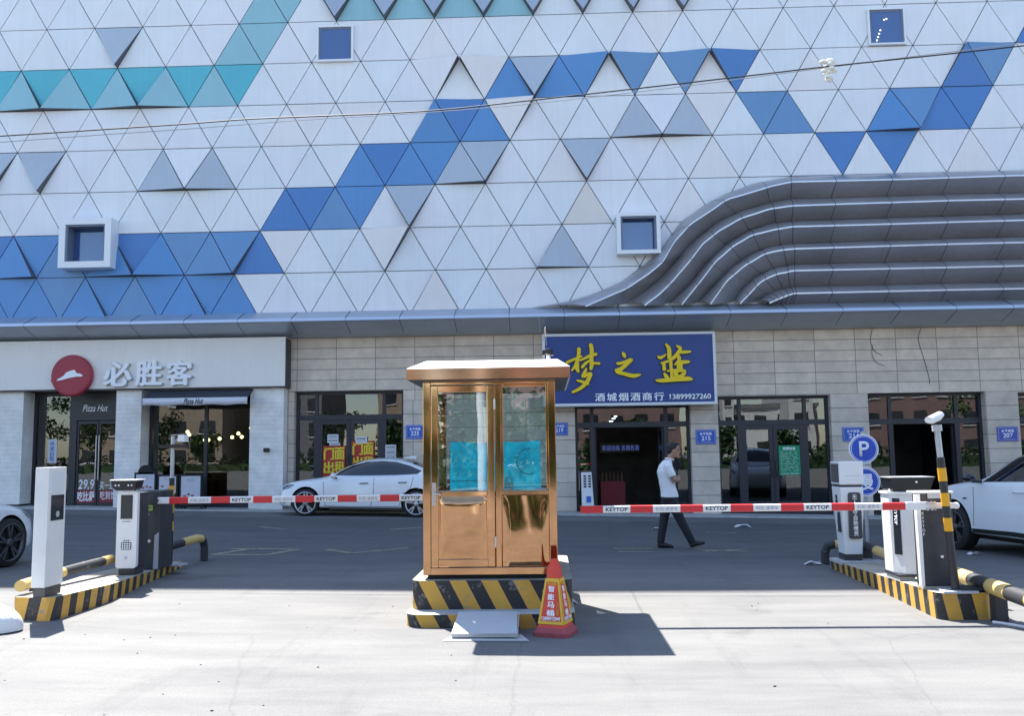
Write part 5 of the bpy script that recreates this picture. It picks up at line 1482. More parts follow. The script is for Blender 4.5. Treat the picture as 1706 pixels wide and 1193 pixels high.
def striped_pole(x, y, z0, zs, ztop, r, label, lean=0.0, cam='white'):
    o = thing('camera_pole', label, 'camera pole', (x, y, z0), group='striped camera poles at the gates')
    T0 = Matrix.Translation(-o.location)
    def X(z): return x + lean * (z - z0)
    b = MB(); b.tube([(x, y, z0 + .02), (X(zs), y, zs)], r, 'black_tape', 16); pb = b.build('pole', o)
    k = zs - .10
    while k > z0 + .5:
        t = MB(); h = .125; t.tube([(X(k - h), y, k - h), (X(k), y, k)], r + .003, 'yellow_tape', 16); q = t.build('reflective_band', pb); q.data.transform(T0)
        k -= .235
    b = MB(); b.tube([(X(zs), y, zs), (X(ztop), y, ztop)], r * .78, 'steel_pole', 14); b.build('upper_pole', o)
    b = MB(); b.prism([(x - .16, y - .12), (x + .16, y - .12), (x + .20, y + .12), (x - .12, y + .12)], z0 - .0, z0 + .02, 'grey_paint', axis='z'); b.build('base_plate', o)
    return o, X
lp, X = striped_pole(-4.985, 11.95, iz(0, 11.95, 0), 1.32, 1.88, .034, 'slim striped pole with a camera bracket beside the left barrier cabinet')
b = MB(); b.box(-5.16, -4.78, 11.90, 11.99, 1.72, 1.765, 'black_plastic'); b.build('bracket', lp)
b = MB(); b.tube([(-4.99, 11.95, 1.765), (-4.93, 11.94, 1.83), (-4.87, 11.94, 1.84)], .008, 'steel', 6); b.prism([(-4.89, 1.80), (-4.79, 1.80), (-4.80, 1.89), (-4.88, 1.89)], 11.86, 12.0, 'white_gloss'); b.build('camera', lp)

# right: pay station, plate reader, barrier, camera pole
ps = thing('pay_station', 'tall white pay station with a black panel of white characters behind the right barrier', 'pay station', (4.0, 12.2, iz(0, 12.2, 1)))
z0 = iz(0, 12.2, 1); y0 = 12.1
b = MB(); b.box(3.80, 4.30, y0 - .12, y0 + .4, z0 - .01, z0 + .03, 'plinth_side'); b.box(3.90, 4.13, y0 + .05, y0 + .3, z0 + .03, z0 + .11, 'charcoal'); b.build('foot', ps, bevel=.004)
b = MB(); b.add([(3.90, y0 + .02, z0 + .11), (4.125, y0 + .02, z0 + .11), (4.125, y0 + .3, z0 + .11), (3.90, y0 + .3, z0 + .11), (3.86, y0 - .02, 1.09), (4.165, y0 - .02, 1.09), (4.165, y0 + .34, 1.09), (3.86, y0 + .34, 1.09)],
                [(3, 2, 1, 0), (0, 1, 5, 4), (1, 2, 6, 5), (2, 3, 7, 6), (3, 0, 4, 7), (4, 5, 6, 7)], 'white_gloss'); b.build('housing', ps, bevel=.012)
b = MB(); b.box(3.875, 4.15, y0, y0 + .32, 1.09, 1.12, 'charcoal'); b.build('gap', ps)
b = MB(); b.box(3.855, 4.17, y0 - .03, y0 + .34, 1.12, 1.425, 'white_gloss'); hd_ = b.build('head', ps, bevel=.012)
b = MB(); b.box(3.849, 3.8545, y0 + .0, y0 + .30, 1.15, 1.395, 'screen'); b.build('screen', ps)
b = MB(); b.box(3.92, 4.13, y0 - .0325, y0 - .0305, 1.235, 1.242, 'text_grey'); b.build('trim_line', ps)
b = MB(); rr = round_rect(3.955, 4.115, .42, 1.02, .03); b.prism(rr, y0 - .035, y0 + .02, 'charcoal', axis='y'); b.build('name_panel', ps)
text('lettering', list('无人值守自助缴费'), 4.005, .46, 4.065, .99, y0 - .036, 'text_white', ps, vertical=True, bold=.012, ext=.0015)
b = MB()
for zz in (.96, .90, .84): b.lathe([(.03, 0), (.03, .02)], 3.855, y0 + .16, 'charcoal', 10, 'x', zz)
b.build('button', ps)
b = MB(); b.box(3.862, 3.88, y0 + .08, y0 + .16, .50, .76, 'charcoal'); b.build('slot', ps)

lr = thing('plate_reader', 'white plate reader post with a black camera box on top beside the right barrier cabinet', 'gate terminal', (3.78, 10.0, iz(0, 9.95, 1)))
z0 = iz(0, 9.95, 1); y0 = 9.78
b = MB(); b.box(3.70, 3.86, y0 + .01, y0 + .38, z0, z0 + .05, 'plinth_side'); b.box(3.69, 3.875, y0 - .01, y0 + .40, z0 + .05, z0 + .075, 'charcoal'); b.build('foot', lr)
b = MB(); b.add([(x * 1.0 + (.012 if z < 1 else 0) * s, y, z) for z in (z0 + .075, 1.105) for (x, y, s) in ((3.685, y0 + .16, 1), (3.765, y0, 0), (3.895, y0, -1), (3.895, y0 + .40, -1), (3.685, y0 + .40, 1))],
                [(4, 3, 2, 1, 0), (5, 6, 7, 8, 9)] + [(k, (k + 1) % 5, (k + 1) % 5 + 5, k + 5) for k in range(5)], 'white_paint'); b.build('housing', lr, bevel=.008)
b = MB(); b.prism([(3.67, y0 + .15), (3.755, y0 - .02), (3.905, y0 - .02), (3.905, y0 + .41), (3.67, y0 + .41)], 1.105, 1.13, 'white_gloss', axis='z'); b.sphere((3.71, y0 + .16, 1.145), .02, 'white_gloss', 8, 6); b.build('cap', lr, bevel=.006)
q0 = Vector((3.690, y0 + .16, 0)); q1 = Vector((3.765, y0, 0)); dq = (q1 - q0).normalized(); nq = Vector((dq.y, -dq.x, 0))
if nq.y > 0: nq = -nq
b = MB()
pts = [q0 + dq * .045 + nq * .006, q0 + dq * .145 + nq * .006]
b.add([(pts[0].x, pts[0].y, .47), (pts[1].x, pts[1].y, .47), (pts[1].x, pts[1].y, 1.06), (pts[0].x, pts[0].y, 1.06), (pts[0].x + .01, pts[0].y + .012, .47), (pts[1].x + .01, pts[1].y + .012, .47), (pts[1].x + .01, pts[1].y + .012, 1.06), (pts[0].x + .01, pts[0].y + .012, 1.06)],
      [(0, 1, 2, 3), (4, 7, 6, 5), (0, 4, 5, 1), (3, 2, 6, 7), (0, 3, 7, 4), (1, 5, 6, 2)], 'screen'); b.build('dark_panel', lr)
Mf = Matrix((Vector((0, 0, -1)), dq, nq)).transposed().to_4x4(); Mf.translation = (q0 + q1) / 2 + nq * .0075 + Vector((0, 0, .88))
text('lettering', 'KEYTOP', -.10, -.02, .10, .02, 0, 'text_white', lr, face=Mf, ext=.001, bold=.02)
b = MB(); b.prism([(3.68, 1.275), (3.80, 1.27), (4.14, 1.265), (4.09, 1.14), (3.85, 1.13), (3.70, 1.14)], y0 + .06, y0 + .36, 'black_plastic'); hd_ = b.build('camera_box', lr, bevel=.008)
b = MB(); b.box(3.675, 4.145, y0 + .05, y0 + .37, 1.276, 1.285, 'grey_paint'); q = b.build('box_lid', hd_); q.data.transform(Matrix.Translation(-lr.location))
b = MB(); b.box(3.94, 3.96, y0 + .053, y0 + .058, 1.22, 1.24, 'text_white'); q = b.build('led', hd_); q.data.transform(Matrix.Translation(-lr.location))

gr = thing('barrier_gate', 'charcoal barrier cabinet with white edge and a red tipped arm reaching left to the booth', 'barrier gate', (3.76, 9.1, iz(0, 9.05, 1)), group='car park barrier gates')
z0 = iz(0, 9.1, 1); y0 = 9.03
b = MB(); b.box(3.65, 3.95, y0 - .01, y0 + .19, z0 - .005, z0 + .03, 'island_top'); b.build('foot', gr)
b = MB(); b.box(3.645, 3.955, y0, y0 + .18, z0 + .03, 1.15, 'charcoal'); b.build('cabinet', gr, bevel=.008)
b = MB(); b.prism([(3.615, z0 + .03), (3.647, z0 + .03), (3.647, 1.145), (3.605, 1.145)], y0 - .012, y0 + .05, 'white_gloss'); b.build('side_trim', gr, bevel=.003)
b = MB(); b.box(3.60, 3.97, y0 - .015, y0 + .2, 1.15, 1.17, 'white_gloss'); b.box(3.72, 3.93, y0 - .017, y0 - .001, 1.10, 1.149, 'grey_paint'); b.build('lid', gr, bevel=.005)
text('lettering', list('KEYTOP'), 3.655, .74, 3.681, .97, y0 - .0012, 'text_white', gr, vertical=True, ext=.001)
b = MB(); b.box(3.815, 3.84, y0 - .01, y0 - .001, .53, .552, 'text_white'); b.build('lock', gr)
ao = barrier_arm(gr, .335, 3.473, 'red', 8.92, 1.036, .907, 0)
b = MB(); b.box(3.473, 3.68, 8.892, 8.948, .999, 1.073, 'arm_white'); b.box(3.68, 3.935, 8.90, 8.94, 1.01, 1.062, 'arm_white'); b.sphere((3.945, 8.92, 1.036), .032, 'arm_white')
for xx in (3.66, 3.70, 3.73): b.lathe([(.013, 0), (.013, .012)], xx, 8.88, 'steel', 8, 'y', 1.066); b.lathe([(.013, 0), (.013, .012)], xx, 8.88, 'steel', 8, 'y', 1.006)
b.box(3.85, 3.91, 8.94, y0, 1.0, 1.065, 'charcoal'); b.build('arm_clamp', gr)

rp, X = striped_pole(3.838, 8.80, iz(0, 8.8, 1), 1.50, 1.765, .036, 'leaning black and yellow pole with a white camera beside the right barrier cabinet', lean=-.052)
b = MB(); b.tube([(X(1.75), 8.8, 1.75), (X(1.81), 8.8, 1.81)], .046, 'grey_paint', 14); b.build('collar', rp)
b = MB(); xt = X(1.81); b.tube([(xt, 8.8, 1.81), (xt + .01, 8.8, 1.85)], .013, 'black_plastic', 8); b.build('joint', rp)
b = MB(); c0 = Vector((xt + .05, 8.84, 1.895)); c1 = Vector((xt - .085, 8.73, 1.85))
dd = (c1 - c0).normalized(); b.tube([c0, c0 + dd * .03, c1 - dd * .02, c1], [.030, .040, .036, .031], 'white_gloss', 14)
uu = Vector((0, 0, 1)); b.tube([c0 + uu * .012 - dd * .01, c1 + uu * .012 + dd * .03], .042, 'white_gloss', 14, ry=.033); b.build('camera', rp)
b = MB(); b.tube([c1 - dd * .001, c1 + dd * .004], .025, 'black_plastic', 12); b.build('lens', rp)
b = MB(); vs = [(3.86, 8.73, .256), (4.12, 8.72, .262), (4.16, 8.95, .27), (3.9, 9.0, .262)]
b.add(vs + [(x, y, z + .012) for x, y, z in vs], [(3, 2, 1, 0), (4, 5, 6, 7), (0, 1, 5, 4), (1, 2, 6, 5), (2, 3, 7, 6), (3, 0, 4, 7)], 'black_matt'); tag(b.build('rubber_mat'), 'dark rubber flap lying at the foot of the right camera pole', 'mat')

# parking signs
pk = thing('parking_sign', 'two round blue discs, P above slow, on one post behind the pay station', 'sign', (4.86, 14.15, gz(4.86, 14.15)))
zb = gz(4.86, 14.15)
b = MB(); b.tube([(4.90, 14.15, zb), (4.90, 14.15, 1.85)], .030, 'steel_pole', 12); b.build('post', pk)
for cz, ch in ((1.585, 'P'), (1.085, '慢')):
    cx_ = 4.895
    b = MB(); b.lathe([(.225, 0), (.225, .012)], cx_, 14.10, 'text_white', 40, 'y', cz, smooth=False); dsc = b.build('disc', pk)
    b = MB(); b.lathe([(.207, 0), (.207, .0025)], cx_, 14.0965, 'road_blue', 40, 'y', cz, smooth=False); q = b.build('face', dsc); q.data.transform(Matrix.Translation(-pk.location))
    n = 48; vs = []
    for k in range(n):
        t = 2 * math.pi * k / n; vs += [(cx_ + .188 * math.cos(t), 14.0955, cz + .188 * math.sin(t)), (cx_ + .196 * math.cos(t), 14.0955, cz + .196 * math.sin(t))]
    b = MB(); b.add(vs, [(2 * k, 2 * k + 1, (2 * k + 3) % (2 * n), (2 * k + 2) % (2 * n)) for k in range(n)], 'text_white'); q = b.build('ring_line', dsc, fix=False); q.data.transform(Matrix.Translation(-pk.location))
    if ch == 'P': t = text('lettering', 'P', cx_ - .07, cz - .115, cx_ + .08, cz + .115, 14.095, 'text_white', pk, bold=.012)
    else: t = text('lettering', '慢', cx_ - .11, cz - .12, cx_ + .11, cz + .12, 14.095, 'text_white', pk, bold=.03)
    t.parent = dsc

# painted pipe rails along the islands
def rail(pts, r, label, bands, first, posts=(), name='pipe_rail'):
    o = thing(name, label, 'guard rail', pts[0], group='yellow and black pipe rails')
    P = [Vector(p) for p in pts]; ac = [0]
    for i in range(1, len(P)): ac.append(ac[-1] + (P[i] - P[i - 1]).length)
    def pt(s):
        j = 0
        while j < len(ac) - 2 and ac[j + 1] < s: j += 1
        return P[j].lerp(P[j + 1], (s - ac[j]) / (ac[j + 1] - ac[j]))
    s = 0; k = first; m = MB()
    while s < ac[-1] - .01:
        e = min(ac[-1], s + bands); q = 4
        m.tube([pt(s + (e - s) * i / q) for i in range(q + 1)], r if k == 0 else r - .001, ('yellow_rail', 'black_rail', 'sack')[k], 18, cap=True)
        s = e; k = 1 - k if k < 2 else 0
    m.build('pipe', o)
    for (x, y, z) in posts:
        b = MB(); b.box(x - .055, x + .055, y - .055, y + .055, gz(x, y) - .05, z, 'black_rail'); b.build('post', o)
    return o
rail([(4.16, 9.5, .31), (4.12, 8.66, .305), (4.07, 7.9, .30), (3.95, 6.6, .30)], .072, 'thick yellow and black pipe rail on a square post at the right edge, sunlit', .40, 0, [(4.13, 8.60, .29)])
rail([(4.28, 12.5, .29), (4.14, 11.0, .29), (4.06, 10.1, .29)], .06, 'yellow and black pipe rail behind the pay station and plate reader', .62, 1, [(4.27, 12.4, .25)])
hoop = [(3.90, 13.0, -.05), (3.90, 13.0, .16), (3.93, 12.98, .24), (4.02, 12.95, .26), (4.3, 12.9, .26)]
rail(hoop, .06, 'bent end of a dark pipe rail at the far left foot of the pay station', .4, 1)
rail([(-5.12, 8.75, .37), (-5.14, 8.95, .37), (-5.22, 9.75, .38), (-5.26, 10.9, .38)], .055, 'sunlit yellow and black pipe rail beside the white gate column', .95, 0, [(-5.2, 9.2, .36)])
rail([(-5.15, 12.0, .38), (-5.10, 12.6, .40), (-5.07, 13.15, .42), (-5.06, 13.3, .38), (-5.05, 13.33, .30), (-5.05, 13.33, .08)], .058, 'dark pipe rail with a bent yellow end behind the left camera pole', .62, 1)

# odds and ends on the ground
wire('ground_cable', [(4.03, 8.52, .012), (4.12, 8.40, .012), (4.35, 8.0, .012), (4.8, 7.4, .012)], .015, 'sack', 'pale cable end by the rail post at the right edge', 'cable')
def scrap(x, y, s, label):
    m = MB(); random.seed(int(x * 100)); n = 9
    z = gz(x, y) + .006
    vs = []
    for j in range(4):
        for i in range(6): vs.append((x + s * (i / 5 - .5) * 2 + random.uniform(-.1, .1) * s, y + s * (j / 3 - .5) * .9 + random.uniform(-.1, .1) * s, z + random.uniform(0, .45) * s * (1 if 0 < i < 5 else .2)))
    m.add(vs, [(j * 6 + i, j * 6 + i + 1, (j + 1) * 6 + i + 1, (j + 1) * 6 + i) for j in range(3) for i in range(5)], 'litter_white')
    o = m.build('litter_scrap', fix=False); tag(o, label, 'litter', 'paper scraps on the ground')
    s_ = o.modifiers.new('th', 'SOLIDIFY'); s_.thickness = .003
gr_ = MB(); random.seed(31)
for k in range(60):
    x = random.uniform(-6, 5); y = random.uniform(4.6, 10.0); s = random.uniform(.003, .009) * (1.6 if k < 4 else 1)
    if -1.4 < x < .4 and y > 8.3: continue
    gr_.sphere((x, y, gz(x, y) + s * .4), s, 'litter_stone' if k % 3 else 'black_matt', 6, 4, (random.uniform(.7, 1.6), random.uniform(.7, 1.3), .6))
tag(gr_.build('loose_grit'), 'scattered small stones and grit on the sunlit concrete', 'grit', kind='stuff')
scrap(4.27, 20.0, .17, 'crumpled white paper scrap on the dark court before the shop with the green notice')
scrap(3.72, 12.95, .12, 'white paper scrap by the far end of the right gate island')
scrap(6.55, 14.3, .10, 'white paper scrap beside the front wheel of the crossover car')
scrap(2.3, 19.2, .10, 'pale paper scrap on the court behind the walking man')
scrap(.22, 9.75, .09, 'small white scrap beside the booth plinth')
sk = MB(); vs = []; n1, n2 = 14, 9
for j in range(n2 + 1):
    for i in range(n1):
        t = 2 * math.pi * i / n1; v = j / n2; rr_ = math.sin(math.pi * (.12 + .86 * v) * .5 + .0) if False else math.cos(v * math.pi / 2) ** .55
        k = 1 + .09 * math.sin(3 * t + 2 * v) + .05 * math.sin(7 * t)
        vs.append((-5.10 + .40 * k * rr_ * math.cos(t), 8.05 + .26 * k * rr_ * math.sin(t), gz(-5.2, 8) + .005 + .26 * v ** .8 * (1 + .1 * math.sin(2 * t))))
sk.add(vs, [(j * n1 + i, j * n1 + (i + 1) % n1, (j + 1) * n1 + (i + 1) % n1, (j + 1) * n1 + i) for j in range(n2) for i in range(n1)], 'sack', True)
sk.add(vs[-n1:], [tuple(range(n1))], 'sack')
tag(sk.build('white_sack', subsurf=1), 'bulging white sack lying in front of the left gate island', 'sack')
# ================================================================== cars
def make_car(name, label, group, loc, heading, st, wheels, arch_r, wheel_r, rimw, windows, paint, extras, rim_mat='rim_silver', sill=None):
    """the car runs along -x (nose at -x); st: stations (x, zb, zs, zt, w, ws, wr, zr)"""
    o = thing(name, label, 'car', (0, 0, 0), 0, group, world=False)
    vs = []; ring = 14
    for (x, zb, zs, zt, w, ws, wr, zr) in st:
        zm = zb + (zs - zb) * .52
        half = [(0, zb), (w * .86, zb), (w * .975, zb + .07), (w, zm), (ws, zs), (wr, zr), (wr * .55, zt - (zt - zr) * .22), (0, zt)]
        full = half + [(-a, b) for a, b in half[-2:0:-1]]
        vs += [(x, a, b) for a, b in full]
    n = len(full)
    fs = []
    for i in range(len(st) - 1):
        for k in range(n):
            fs.append((i * n + k, i * n + (k + 1) % n, (i + 1) * n + (k + 1) % n, (i + 1) * n + k))
    fs.append(tuple(range(n))); l = (len(st) - 1) * n; fs.append(tuple(range(l + n - 1, l - 1, -1)))
    me = bpy.data.meshes.new('tmp'); me.from_pydata(vs, [], fs)
    bm = bmesh.new(); bm.from_mesh(me); bmesh.ops.recalc_face_normals(bm, faces=bm.faces)
    cr = bm.edges.layers.float.new('crease_edge')
    for e in bm.edges:
        a, b = e.verts[0].index, e.verts[1].index
        ka, kb = a % n, b % n
        if ka == kb:
            if ka in (4, n - 4): e[cr] = .45
            if ka in (2, n - 2): e[cr] = .5
            if ka in (5, n - 5): e[cr] = .25
    bm.to_mesh(me); bm.free()
    t = bpy.data.objects.new('tmp', me); COL.objects.link(t)
    s_ = t.modifiers.new('s', 'SUBSURF'); s_.levels = 3; s_.render_levels = 3
    dg = bpy.context.evaluated_depsgraph_get()
    full_me = bpy.data.meshes.new_from_object(t.evaluated_get(dg))
    bvh = BVHTree.FromObject(t.evaluated_get(dg), dg)
    # wheel arches cut out of the body
    cut = MB()
    for wx in wheels:
        cut.lathe([(arch_r, -2), (arch_r, 2)], wx, 0, 'car_arch', 40, 'y', wheel_r + .02, smooth=True)
    co_ = cut.build('cut')
    # spare the middle: two discs each side
    t.modifiers.remove(s_)
    t.data = full_me
    t.data.materials.append(MAT[paint]); t.data.materials.append(MAT['car_arch'])
    bo_ = t.modifiers.new('b', 'BOOLEAN'); bo_.operation = 'DIFFERENCE'; bo_.object = co_; bo_.solver = 'EXACT'; bo_.material_mode = 'TRANSFER'
    dg = bpy.context.evaluated_depsgraph_get()
    body_me = bpy.data.meshes.new_from_object(t.evaluated_get(dg))
    bpy.data.objects.remove(t); bpy.data.objects.remove(co_)
    body_me.name = 'body'
    for p in body_me.polygons: p.use_smooth = True
    body = bpy.data.objects.new('body', body_me); COL.objects.link(body); body.parent = o
    es = body.modifiers.new('es', 'EDGE_SPLIT'); es.split_angle = R(32)
    inner = MB()
    for wx in wheels: inner.box(wx - arch_r + .02, wx + arch_r - .02, -.60, .60, wheel_r * .8, wheel_r + arch_r * .8, 'car_arch')
    inner.box(wheels[0], wheels[1], -.7, .7, .2, .4, 'car_arch'); inner.build('underbody', o)
    def side(x, z, sgn, off):
        h = bvh.ray_cast(Vector((x, 3 * sgn, z)), Vector((0, -sgn, 0)))
        if h[0] is None: return None
        return h[0] + Vector((0, 1, 0)) * sgn * off
    def overlay(poly, sgn, off, mat, nm, parent=o, nx=22, nz=6):
        xs = [p[0] for p in poly]; x0, x1 = min(xs), max(xs)
        def span(x):
            zz = []
            for (xa, za), (xb, zb_) in zip(poly, poly[1:] + poly[:1]):
                if min(xa, xb) <= x <= max(xa, xb) and abs(xa - xb) > 1e-9: zz.append(za + (zb_ - za) * (x - xa) / (xb - xa))
            return (min(zz), max(zz)) if zz else None
        kx = sorted(set([x0 + (x1 - x0) * i / nx for i in range(nx + 1)] + [p[0] for p in poly]))
        V = []; cols = []
        for x in kx:
            xx = min(max(x, x0 + 1e-5), x1 - 1e-5); s2 = span(xx)
            if not s2: continue
            col = []
            for j in range(nz + 1):
                z = s2[0] + (s2[1] - s2[0]) * j / nz
                p = side(xx, z, sgn, off)
                if p is None: break
                col.append(p)
            if len(col) == nz + 1: cols.append(col)
        m = MB()
        for c in cols: V += [tuple(p) for p in c]
        m.add(V, [(i * (nz + 1) + j, (i + 1) * (nz + 1) + j, (i + 1) * (nz + 1) + j + 1, i * (nz + 1) + j + 1) for i in range(len(cols) - 1) for j in range(nz)], mat, True)
        q = m.build(nm, parent, fix=False)
        return q
    for sgn in (1, -1):
        for nm, poly, off, mat in windows: overlay(poly, sgn, off, mat, nm)
    for nm, poly, off, mat, nx, nz in extras.get('overlay', []):
        for sgn in (1, -1): overlay(poly, sgn, off, mat, nm, nx=nx, nz=nz)
    # seams between panels
    for line in extras.get('seams', []):
        for sgn in (1, -1):
            m = MB(); V = []
            D = []
            for (a, b) in zip(line[:-1], line[1:]):
                for k in range(8): D.append((a[0] + (b[0] - a[0]) * k / 8, a[1] + (b[1] - a[1]) * k / 8))
            D.append(line[-1])
            ok = []
            for i, (x, z) in enumerate(D):
                x2, z2 = D[min(i + 1, len(D) - 1)]; x3, z3 = D[max(i - 1, 0)]
                d = Vector((x2 - x3, z2 - z3)).normalized(); q = Vector((-d.y, d.x)) * .005
                a = side(x + q.x, z + q.y, sgn, .002); b = side(x - q.x, z - q.y, sgn, .002)
                if a is not None and b is not None: ok.append((a, b))
            for a, b in ok: V += [tuple(a), tuple(b)]
            m.add(V, [(2 * k, 2 * k + 1, 2 * k + 3, 2 * k + 2) for k in range(len(ok) - 1)], 'car_trim')
            m.build('door_seam', o, fix=False)
    # windscreen and rear glass: rays from above
    for nm, (xa, xb, wa, wb_) in extras.get('screens', {}).items():
        V = []; ni, nj = 12, 10
        for i in range(ni + 1):
            for j in range(nj + 1):
                x = xa + (xb - xa) * i / ni; y = (wa + (wb_ - wa) * i / ni) * (2 * j / nj - 1)
                h = bvh.ray_cast(Vector((x, y, 3)), Vector((0, 0, -1)))
                p = h[0] if h[0] is not None else Vector((x, y, 1)); nn = h[1] if h[1] is not None else Vector((0, 0, 1))
                V.append(tuple(p + nn * .006))
        m = MB(); m.add(V, [(i * (nj + 1) + j, i * (nj + 1) + j + 1, (i + 1) * (nj + 1) + j + 1, (i + 1) * (nj + 1) + j) for i in range(ni) for j in range(nj)], 'car_glass', True)
        m.build(nm, o, fix=False)
    # wheels
    ws_out = extras.get('track', .86)
    for wx in wheels:
        for sgn in (1, -1):
            m = MB(); y1 = sgn * ws_out; y0 = sgn * (ws_out - .21)
            m.lathe([(wheel_r * .6, y0), (wheel_r * .97, y0), (wheel_r, y0 + sgn * .04), (wheel_r, y1 - sgn * .03), (wheel_r * .96, y1 - sgn * .004), (wheel_r * rimw, y1)], wx, 0, 'tyre', 40, 'y', wheel_r, cap=False)
            w = m.build('wheel', o)
            m = MB(); rr_ = wheel_r * rimw
            m.lathe([(rr_, y1 - sgn * .004), (rr_ + .004, y1 + sgn * .004), (rr_ - .014, y1 + sgn * .006), (rr_ - .022, y1 - sgn * .05)], wx, 0, rim_mat, 36, 'y', wheel_r, cap=False)
            for k in range(5):
                for dv in (-.17, .17):
                    a0 = 2 * math.pi * k / 5 + .3
                    A = Vector((math.cos(a0) * .045, 0, math.sin(a0) * .045)); B = Vector((math.cos(a0 + dv) * (rr_ - .006), 0, math.sin(a0 + dv) * (rr_ - .006)))
                    d = (B - A).normalized(); q = Vector((-d.z, 0, d.x)) * .016
                    c = Vector((wx, 0, wheel_r)); yo = Vector((0, y1 - sgn * .012, 0)); yi = Vector((0, y1 - sgn * .045, 0))
                    P = [A + q, B + q * 1.15, B - q * 1.15, A - q]
                    m.add([tuple(c + p + yo) for p in P] + [tuple(c + p + yi) for p in P], [(0, 1, 2, 3), (4, 7, 6, 5), (0, 4, 5, 1), (1, 5, 6, 2), (2, 6, 7, 3), (3, 7, 4, 0)], rim_mat)
            m.lathe([(.06, y1 - sgn * .04), (.055, y1 - sgn * .004), (.03, y1 - sgn * .0)], wx, 0, rim_mat, 20, 'y', wheel_r)
            m.build('rim', w)
            m = MB(); m.lathe([(rr_ - .02, y1 - sgn * .075), (rr_ - .03, y1 - sgn * .07)], wx, 0, 'black_matt', 30, 'y', wheel_r); m.build('brake_disc', w)
    # mirrors
    mx, mz, my, mm = extras['mirror']
    for sgn in (1, -1):
        m = MB(); m.sphere((mx, sgn * (my + .12), mz), .1, mm, 14, 10, (.75, 1.05, .68)); m.tube([(mx + .03, sgn * (my - .06), mz - .06), (mx + .01, sgn * (my + .08), mz - .05)], .028, 'car_black', 8); m.build('wing_mirror', o)
    for hx, hz in extras.get('handles', []):
        for sgn in (1, -1):
            p = side(hx, hz, sgn, .0)
            if p is None: continue
            m = MB(); m.tube([(hx - .10, p.y + sgn * .004, hz), (hx - .07, p.y + sgn * .028, hz + .004), (hx + .07, p.y + sgn * .028, hz + .008), (hx + .10, p.y + sgn * .004, hz + .01)], .014, extras.get('handle_mat', paint), 8, ry=.011); m.build('door_handle', o)
    rz = math.atan2(-heading[1], -heading[0])
    s0 = slope(loc[1], loc[0])
    o.matrix_world = Matrix.Translation((loc[0], loc[1], gz(*loc))) @ Matrix.Rotation(math.atan(s0), 4, 'Y') @ Matrix.Rotation(rz, 4, 'Z') @ Matrix.Scale(extras.get('scale', 1.0), 4)
    return o
SED = [(-.745, .30, .50, .60, .50, .47, .40, .58), (-.70, .22, .60, .70, .70, .66, .55, .68), (-.52, .18, .69, .80, .845, .79, .66, .775), (-.25, .17, .76, .865, .895, .835, .70, .84), (.05, .17, .81, .905, .905, .85, .72, .88),
       (.36, .17, .85, .945, .91, .865, .73, .92), (.50, .17, .87, .99, .91, .865, .72, .955), (.78, .17, .89, 1.155, .91, .865, .665, 1.10), (1.10, .17, .905, 1.315, .91, .865, .61, 1.255), (1.45, .17, .915, 1.405, .91, .865, .58, 1.345),
       (1.85, .17, .925, 1.44, .91, .865, .575, 1.375), (2.25, .17, .935, 1.415, .91, .865, .575, 1.345), (2.62, .18, .95, 1.32, .91, .86, .59, 1.255), (2.95, .19, .96, 1.19, .90, .85, .63, 1.14), (3.25, .21, .965, 1.075, .885, .83, .68, 1.045), (3.52, .26, .95, 1.03, .84, .78, .66, 1.005), (3.66, .36, .86, .94, .74, .70, .60, .92)]
WIN_S = [('window', [(.66, .975), (.80, 1.08), (1.08, 1.225), (1.42, 1.315), (1.80, 1.345), (2.15, 1.325), (2.50, 1.235), (2.80, 1.115), (2.70, 1.04), (2.2, 1.01), (1.4, .985)], .007, 'car_glass')]
sed = make_car('parked_car', 'white saloon parked side on against the shop fronts, partly behind the booth', 'white parked cars', (-5.84, 22.75), (-1, 0.0), SED, (0, 2.70), .365, .325, .80, WIN_S, 'car_white',
    dict(overlay=[('headlight', [(-.66, .655), (-.50, .745), (-.28, .755), (-.42, .66), (-.60, .61)], .006, 'lamp_lens', 8, 4), ('air_intake', [(-.70, .45), (-.56, .46), (-.46, .33), (-.52, .30), (-.70, .31)], .004, 'car_trim', 8, 3), ('tail_lamp', [(3.25, .88), (3.5, .93), (3.56, .82), (3.3, .80)], .005, 'decal_red', 8, 3),
                  ('window_trim', [(.70, .968), (1.4, .975), (2.2, .998), (2.74, 1.03), (2.72, 1.040), (2.2, 1.011), (1.4, .988), (.70, .980)], .009, 'chrome', 20, 1)],
         seams=[[(.42, .84), (.44, .60), (.50, .25)], [(1.66, .95), (1.66, .55), (1.60, .25)], [(2.62, .98), (2.56, .70), (2.35, .52), (2.30, .28)], [(.50, .25), (1.2, .235), (2.3, .26)]],
         screens={'windscreen': (.56, 1.22, .68, .50), 'rear_window': (2.55, 3.12, .50, .60)}, mirror=(.70, .985, .90, 'car_white'), handles=[(1.42, .80), (2.36, .83)], handle_mat='car_trim', track=.895))
fin = MB(); fin.prism([(2.30, 1.425), (2.62, 1.40), (2.64, 1.47), (2.50, 1.475)], -.5, .5, 'car_white'); f_ = fin.build('spoiler', sed)

